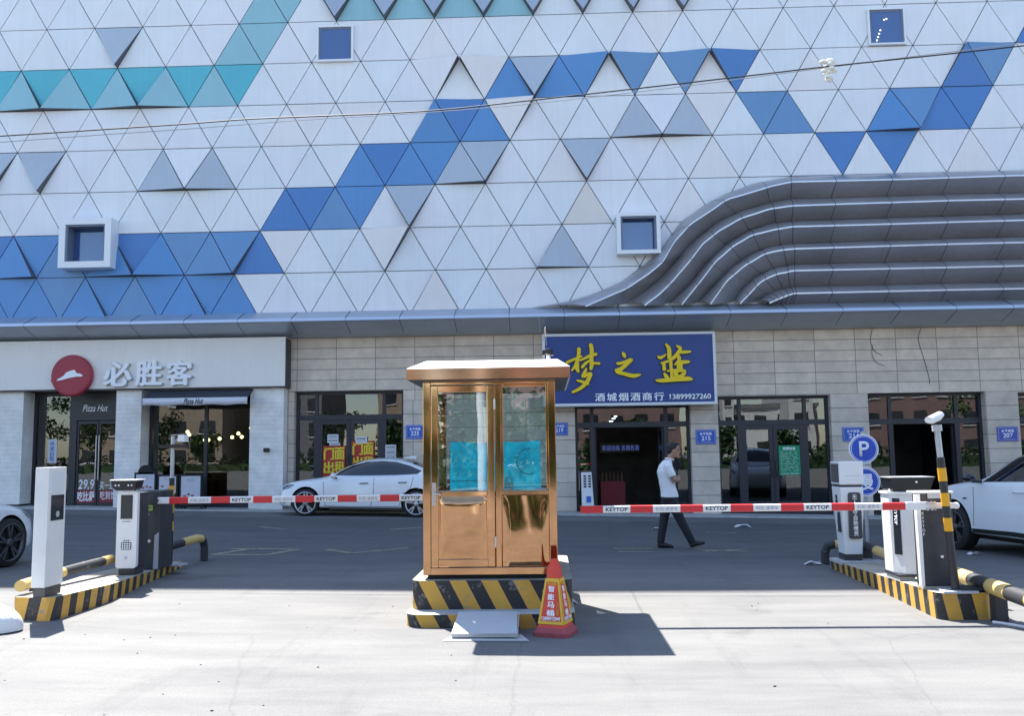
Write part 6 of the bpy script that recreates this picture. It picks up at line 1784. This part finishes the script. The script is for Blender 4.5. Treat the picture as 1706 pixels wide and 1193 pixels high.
SUV = [(-.84, .36, .60, .70, .55, .5, .42, .68), (-.78, .28, .72, .84, .75, .70, .6, .82), (-.58, .25, .84, .95, .88, .84, .72, .93), (-.28, .24, .91, 1.01, .92, .875, .76, .99), (.05, .24, .955, 1.045, .925, .885, .78, 1.03), (.38, .24, .985, 1.08, .93, .89, .78, 1.06), (.50, .24, 1.0, 1.12, .93, .89, .76, 1.09),
       (.80, .24, 1.015, 1.32, .93, .885, .69, 1.27), (1.12, .24, 1.025, 1.51, .93, .885, .64, 1.45), (1.50, .24, 1.035, 1.61, .93, .885, .61, 1.55), (1.95, .24, 1.045, 1.635, .93, .885, .605, 1.575), (2.45, .24, 1.06, 1.61, .93, .88, .605, 1.545), (2.85, .25, 1.075, 1.53, .925, .875, .62, 1.46), (3.2, .27, 1.08, 1.38, .91, .86, .65, 1.32), (3.5, .32, 1.05, 1.19, .87, .82, .68, 1.15), (3.62, .45, .95, 1.05, .78, .74, .64, 1.03)]
WIN_U = [('window', [(.62, 1.055), (.80, 1.19), (1.10, 1.40), (1.42, 1.50), (1.60, 1.525), (1.62, 1.09), (1.2, 1.075)], .007, 'car_glass'), ('window', [(1.67, 1.095), (1.66, 1.53), (2.1, 1.54), (2.55, 1.47), (2.95, 1.32), (2.90, 1.18), (2.6, 1.13)], .007, 'car_glass')]
UX = dict(overlay=[('cladding_trim', [(.42, .25), (.42, .36), (1.3, .38), (2.26, .36), (2.26, .25), (1.3, .25)], .008, 'car_trim', 20, 2), ('headlight', [(-.72, .80), (-.52, .90), (-.30, .915), (-.5, .82), (-.7, .75)], .006, 'lamp_lens', 8, 4), ('side_badge', [(.22, .80), (.30, .815), (.36, .80), (.28, .785)], .006, 'car_trim', 4, 1)],
    seams=[[(.47, .98), (.50, .70), (.47, .40)], [(1.64, 1.07), (1.64, .6), (1.58, .38)], [(2.6, 1.1), (2.56, .75), (2.40, .6), (2.28, .4)]],
    screens={'windscreen': (.56, 1.26, .72, .54), 'rear_window': (2.9, 3.42, .54, .64)}, mirror=(.60, 1.12, .93, 'car_black'), handles=[(1.42, .93), (2.42, .96)], track=.915, scale=1.06)
make_car('parked_car', 'white crossover car with black mirror and dark wheels at the right edge', 'white parked cars', (7.60, 15.38), (-.20, .98), SUV, (0, 2.70), .41, .345, .72, WIN_U, 'car_suv', UX, 'rim_dark')
make_car('parked_car', 'white car with twin spoke wheels cut off by the left edge', 'white parked cars', (-8.36, 12.6), (.12, .99), SED, (0, 2.70), .365, .335, .78, WIN_S, 'car_white',
    dict(overlay=[('headlight', [(-.66, .655), (-.50, .745), (-.28, .755), (-.42, .66), (-.60, .61)], .006, 'lamp_lens', 8, 4)], seams=[[(.42, .84), (.44, .60), (.50, .25)], [(1.66, .95), (1.66, .55), (1.60, .25)]],
         screens={'windscreen': (.56, 1.22, .68, .50)}, mirror=(.70, .985, .90, 'car_white'), handles=[(1.42, .80)], track=.895), 'rim_dark')

# ================================================================== the walking man
mx_, my_ = 2.02, 15.3
mz_ = gz(mx_, my_)
man = thing('person', 'man in white polo shirt and dark trousers walking with folded arms past the wine shop', 'person', (mx_, my_, mz_), world=False)
def loft(m, rings, mat, seg=16):
    """rings: (centre, half-width forward, half-width sideways)"""
    vs = []
    for (c, a, b) in rings:
        for k in range(seg):
            t = 2 * math.pi * k / seg
            vs.append((c[0] + a * math.cos(t), c[1] + b * math.sin(t), c[2]))
    fs = []
    for i in range(len(rings) - 1):
        for k in range(seg):
            p = i * seg + k; q = i * seg + (k + 1) % seg
            fs.append((p, q, q + seg, p + seg))
    fs += [tuple(range(seg - 1, -1, -1)), tuple(range((len(rings) - 1) * seg, len(rings) * seg))]
    m.add(vs, fs, mat, True)
def fused(m, name, mat, voxel, parent, smooth=4):
    o = m.build(name, parent)
    r = o.modifiers.new('r', 'REMESH'); r.mode = 'VOXEL'; r.voxel_size = voxel; r.use_smooth_shade = True
    s = o.modifiers.new('s', 'SMOOTH'); s.iterations = smooth; s.factor = .5
    dg = bpy.context.evaluated_depsgraph_get()
    me = bpy.data.meshes.new_from_object(o.evaluated_get(dg)); me.name = name
    me.materials.clear(); me.materials.append(MAT[mat])
    for p in me.polygons: p.use_smooth = True; p.material_index = 0
    o.modifiers.clear(); o.data = me
    return o
# x forward (to the right of the picture), -y towards the viewer
body = MB()
hd = [((.130, -.005, 1.505), .055, .05), ((.145, -.01, 1.53), .078, .060), ((.150, -.012, 1.58), .094, .071), ((.148, -.012, 1.63), .100, .076), ((.142, -.012, 1.68), .097, .075), ((.135, -.01, 1.72), .078, .062), ((.13, -.01, 1.745), .04, .034)]
loft(body, hd, 'skin')
body.tube([(.035, 0, 1.40), (.065, 0, 1.47), (.105, -.005, 1.55)], [.062, .056, .055], 'skin', 14)
# face turned a little towards the viewer: brow, nose, lips, chin, ear
fd = Vector((.88, -.47, 0)); fs_ = Vector((.47, .88, 0)); hc = Vector((.145, -.012, 0))
def face(f, s, z): v = hc + fd * f + fs_ * s; return (v.x, v.y, z)
body.tube([face(.088, 0, 1.635), face(.108, 0, 1.605), face(.098, 0, 1.592)], [.010, .016, .012], 'skin', 8)
body.tube([face(.082, -.035, 1.648), face(.096, 0, 1.65), face(.082, .035, 1.648)], .012, 'skin', 8)
body.tube([face(.078, -.022, 1.562), face(.094, 0, 1.563), face(.078, .022, 1.562)], .009, 'skin', 8)
body.sphere(face(.066, 0, 1.515), .03, 'skin', 10, 8)
body.sphere((.125, -.086, 1.612), .026, 'skin', 10, 8, (.75, .45, 1.25)); body.sphere((.14, .062, 1.612), .026, 'skin', 10, 8, (.75, .45, 1.25))
# trunk, hips, legs
loft(body, [((.03, 0, .86), .10, .155), ((.02, 0, .98), .10, .145), ((.0, 0, 1.12), .105, .15), ((-.01, 0, 1.28), .11, .165), ((.01, 0, 1.38), .085, .165), ((.03, 0, 1.44), .055, .09)], 'skin')
LEGS = dict(near=[((.05, -.085, .90), .088), ((.115, -.085, .68), .080), ((.205, -.08, .47), .055), ((.29, -.08, .30), .052), ((.385, -.08, .105), .037)],
            far=[((.02, .085, .90), .088), ((-.01, .085, .68), .080), ((-.045, .08, .49), .055), ((-.085, .08, .28), .050), ((-.115, .08, .09), .037)])
for k, l in LEGS.items(): body.tube([p for p, r in l], [r for p, r in l], 'skin', 14)
# right arm: shoulder, elbow, forearm folded across; left arm the same behind
body.tube([(.015, -.17, 1.385), (.055, -.205, 1.26), (.125, -.215, 1.125)], [.050, .044, .036], 'skin', 12)
body.tube([(.125, -.215, 1.125), (.175, -.15, 1.135), (.20, -.03, 1.165), (.19, .06, 1.185)], [.037, .036, .029, .024], 'skin', 12)
body.tube([(.015, .17, 1.385), (.06, .20, 1.26), (.13, .205, 1.13)], [.050, .044, .036], 'skin', 12)
body.tube([(.13, .205, 1.13), (.19, .11, 1.12), (.195, -.03, 1.11), (.165, -.13, 1.135)], [.037, .036, .029, .024], 'skin', 12)
def hand(c, d, up, sgn):
    d = Vector(d).normalized(); up = Vector(up).normalized(); w = d.cross(up)
    c = Vector(c)
    body.tube([c, c + d * .04, c + d * .085], [.026, .036, .032], 'skin', 12, ry=[.018, .018, .014])
    for i, ln in enumerate((.060, .070, .064, .050)):
        b = c + d * .08 + w * (.026 - .0175 * i)
        body.tube([b, b + d * ln * .45 - up * .004, b + d * ln * .8 - up * .018, b + d * ln - up * .032], [.0088, .0084, .0078, .0066], 'skin', 8)
    b = c + d * .03 + w * .03
    body.tube([b, b + w * .02 + d * .025 - up * .004, b + w * .024 + d * .055 - up * .01], [.0105, .0095, .0075], 'skin', 8)
hand((.19, .06, 1.185), (-.25, .9, .12), (.9, .3, .2), 1)
hand((.165, -.13, 1.135), (-.62, -.68, .18), (.4, -.85, .2), -1)
body.sphere((-.10, .08, .05), .035, 'skin'); body.sphere((.40, -.08, .06), .035, 'skin')
bobj = fused(body, 'body', 'skin', .0075, man, 3)
ey = MB()
for s in (-.031, .031): ey.sphere(face(.083, s, 1.628), .011, 'hair', 8, 6, (1, 1, .6)); ey.tube([face(.088, s * 1.7, 1.655), face(.094, s, 1.66), face(.092, s * .4, 1.655)], .005, 'hair', 6)
ey.build('eyes_and_brows', man)
hr = MB(); V = []
hr.sphere((.118, -.010, 1.672), .1, 'hair', 20, 14, (1.06, .86, .92)); hr.sphere((.075, -.01, 1.63), .07, 'hair', 14, 10, (.8, 1.05, 1.0)); hr.sphere((.17, -.03, 1.725), .05, 'hair', 12, 8, (1.1, 1.1, .55))
hr.build('hair', man)
sh = MB()
loft(sh, [((.05, 0, .845), .148, .205), ((.042, 0, .93), .140, .192), ((.02, 0, 1.02), .130, .175), ((-.0, 0, 1.14), .130, .175), ((-.02, 0, 1.27), .132, .187), ((-.005, 0, 1.37), .112, .188), ((.018, 0, 1.43), .085, .135), ((.038, 0, 1.465), .068, .075)], 'shirt', 22)
for sg in (-1, 1): sh.tube([(.0, sg * .13, 1.40), (.022, sg * .188, 1.35), (.055, sg * .212, 1.26), (.085, sg * .216, 1.195)], [.068, .066, .061, .060], 'shirt', 14)
so = fused(sh, 'polo_shirt', 'shirt', .010, man, 4)
cl_ = MB(); cl_.tube([(.062 + .066 * math.cos(t), -.003 + .068 * math.sin(t), 1.474 + .015 * math.cos(t + 2.6)) for t in [R(20 * k) for k in range(19)]], .013, 'shirt', 8, cap=False); cl_.build('collar', man)
tr = MB()
loft(tr, [((.055, 0, .73), .09, .14), ((.045, 0, .80), .122, .172), ((.04, 0, .90), .118, .165)], 'trousers', 18)
for k, l in LEGS.items():
    q = [(Vector(p), r) for p, r in l]; d = (q[-1][0] - q[-2][0])
    pts = [q[0][0], q[1][0], q[2][0], q[3][0], q[-1][0] + d * .02]
    tr.tube(pts, [.088, .096, .076, .070, .062], 'trousers', 16)
fused(tr, 'trousers', 'trousers', .010, man, 4)
bl = MB(); bl.tube([(.045 + .124 * math.cos(t), .172 * math.sin(t), .838) for t in [R(20 * k) for k in range(19)]], .012, 'black_plastic', 6, cap=False); bl.build('belt', man)
def shoe(heel, toe, nm='shoe'):
    h = Vector(heel); t = Vector(toe); d = (t - h); up = Vector((0, 0, 1))
    m = MB(); pts = [h - d * .02 + up * .035, h + d * .12 + up * .05, h + d * .38 + up * .052, h + d * .68 + up * .034, h + d * .92 + up * .026, h + d * 1.0 + up * .022]
    m.tube(pts, [.028, .040, .042, .047, .042, .02], 'shoe', 14, ry=[.03, .05, .052, .034, .026, .016])
    m.tube([h + d * .16 + up * .07, h + d * .14 + up * .115], [.043, .045], 'shoe', 12)
    return fused(m, 'shoe', 'shoe', .008, man, 2)
shoe((-.165, .08, .0), (.10, .085, -.002)); shoe((.345, -.08, .012), (.595, -.085, .075))

# ================================================================== across the street, seen in the glass
def block_of_flats(name, label, x0, x1, y, h, wallm, floors, bays, z0=0.0, wh=1.5):
    o = thing(name, label, 'building', ((x0 + x1) / 2, y, 0), group='buildings across the street')
    b = MB(); b.box(x0, x1, y - 12, y, -.5, h, wallm); b.box(x0 - .2, x1 + .2, y - 12.2, y + .2, h, h + .5, 'roof_grey'); b.build('wall', o)
    w = MB(); fh = h / floors; bw = (x1 - x0) / bays
    for f in range(floors):
        for k in range(bays):
            xa = x0 + bw * (k + .22); w.box(xa, xa + bw * .56, y - .05, y + .02, fh * f + fh * .3, fh * f + fh * .3 + min(wh, fh * .55), 'window_dark')
            w.box(xa - .08, xa + bw * .56 + .08, y - .02, y + .12, fh * f + fh * .3 - .12, fh * f + fh * .3, 'wall_white')
    w.build('window_rows', o)
    return o
block_of_flats('apartment_building', 'peach apartment block seen mirrored in the restaurant window', -52, -35.5, -50, 12.5, 'wall_peach', 4, 5)
block_of_flats('apartment_building', 'dark grey apartment block mirrored in the vacant shop', -33, -25, -52, 17, 'wall_grey', 6, 4)
block_of_flats('apartment_building', 'peach block with small windows mirrored beside a strip of blue sky', -19.4, -11, -56, 16, 'wall_peach', 5, 3)
block_of_flats('apartment_building', 'pink brick block mirrored above the wine shop door', -7, 14, -46, 15, 'brick_pink', 5, 8)
block_of_flats('apartment_building', 'white low building mirrored in the shop with the green notice', 19.5, 33, -62, 6.6, 'wall_white', 2, 5)
block_of_flats('apartment_building', 'white stair tower mirrored in the transom of the shop with the green notice', 28.4, 31.4, -58, 9.6, 'wall_white', 3, 1)
block_of_flats('apartment_building', 'pink brick apartment block mirrored in the dark open shop at the right', 34, 62, -50, 24, 'brick_pink', 8, 11)
block_of_flats('apartment_building', 'narrow white stair tower mirrored left in that transom', 21.2, 22.6, -60, 9.0, 'wall_white', 3, 1)
def tree(x, y, h, r, mat, label, low=.45, n=900):
    z = gz(x, y)
    o = thing('street_tree', label, 'tree', (x, y, z), group='street trees across the road')
    b = MB(); b.tube([(x, y, z), (x + .1, y, z + h * .3), (x, y + .1, z + h * .6)], [.14, .11, .06], 'bark', 8)
    for k in range(5): a = k * 1.3; b.tube([(x, y, z + h * .4), (x + r * .6 * math.cos(a), y + r * .6 * math.sin(a), z + h * .7)], [.06, .02], 'bark', 6)
    b.build('trunk', o)
    c = MB(); random.seed(int(x * 7 + 500)); V = []; F = []
    cl = [(random.gauss(0, .45) * r, random.gauss(0, .45) * r, h * random.uniform(low, .95), random.uniform(.35, .6) * r) for _ in range(10)]
    for k in range(n):
        q = random.choice(cl); d = Vector((random.gauss(0, 1), random.gauss(0, 1), random.gauss(0, .8))).normalized() * q[3] * random.uniform(.5, 1.0)
        p = Vector((x + q[0], y + q[1], z + q[2])) + d; s = random.uniform(.12, .24)
        u = Vector((random.gauss(0, 1), random.gauss(0, 1), random.gauss(0, 1))).normalized(); v = u.orthogonal().normalized()
        i = len(V); V += [tuple(p + u * s), tuple(p + v * s * .6), tuple(p - u * s), tuple(p - v * s * .6)]; F.append((i, i + 1, i + 2, i + 3))
    c.add(V, F, mat); c.build('crown', o, fix=False)
for i, (x, y, h, r) in enumerate([(-41, -33, 6, 2.2), (-35.5, -34, 5.4, 2.0), (-47, -36, 7, 2.4), (-30, -30, 3.6, 1.6), (-18.5, -32, 5.0, 1.9), (-13, -30, 4.2, 1.6), (-8, -16, 6.4, 2.4), (-2.4, -17, 5.6, 2.2), (15, -30, 3.4, 1.5), (40, -34, 8, 2.3), (52, -34, 6, 2.2), (22, -36, 3.2, 1.5), (27, -36, 3.0, 1.5)]):
    tree(x, y, h, r, 'leaf' if i % 3 else 'leaf_light', 'leafy street tree across the road, mirrored in the shop glass')
for i, (x, y, h, r) in enumerate([(-10, -22, 3.4, 2.0), (-6.4, -21, 3.9, 2.1), (-3, -23, 3.2, 2.0), (.6, -22, 3.7, 2.0), (4.2, -23, 3.1, 1.9), (7.5, -22, 3.5, 2.0)]):  # bushy trees added to darken what the booth metal mirrors
    tree(x, y, h, r, 'leaf', 'dense dark bushy tree across the road, added to darken the booth reflection', .12, 1700)
hg = thing('hedge', 'long clipped green hedge across the street', 'hedge', (0, -27, 0))
c = MB(); random.seed(77); V = []; F = []
for k in range(5200):
    p = Vector((random.uniform(-50, 60), -27 + random.uniform(-.6, .6), random.uniform(.05, 1.75) + .2 * math.sin(k)))
    s = random.uniform(.14, .28); u = Vector((random.gauss(0, 1), random.gauss(0, 1), random.gauss(0, 1))).normalized(); v = u.orthogonal().normalized()
    i = len(V); V += [tuple(p + u * s), tuple(p + v * s * .6), tuple(p - u * s), tuple(p - v * s * .6)]; F.append((i, i + 1, i + 2, i + 3))
c.add(V, F, 'leaf'); c.build('foliage', hg, fix=False)
b = MB(); b.box(-50, 60, -27.35, -26.65, -.6, .9, 'leaf'); b.build('stems', hg)
fp = thing('flag_pole', 'tall white pole behind the viewer, mirrored in the booth door', 'pole', (-1.55, -4.5, 0))
b = MB(); b.tube([(-1.55, -4.5, 0), (-1.55, -4.5, 9)], .11, 'white_paint', 16); b.build('shaft', fp)
b = MB(); b.lathe([(.25, 0), (.25, .05), (.13, .06)], -1.55, -4.5, 'grey_paint', 16, 'z', gz(-1.5, -4.5)); b.build('base_plate', fp)
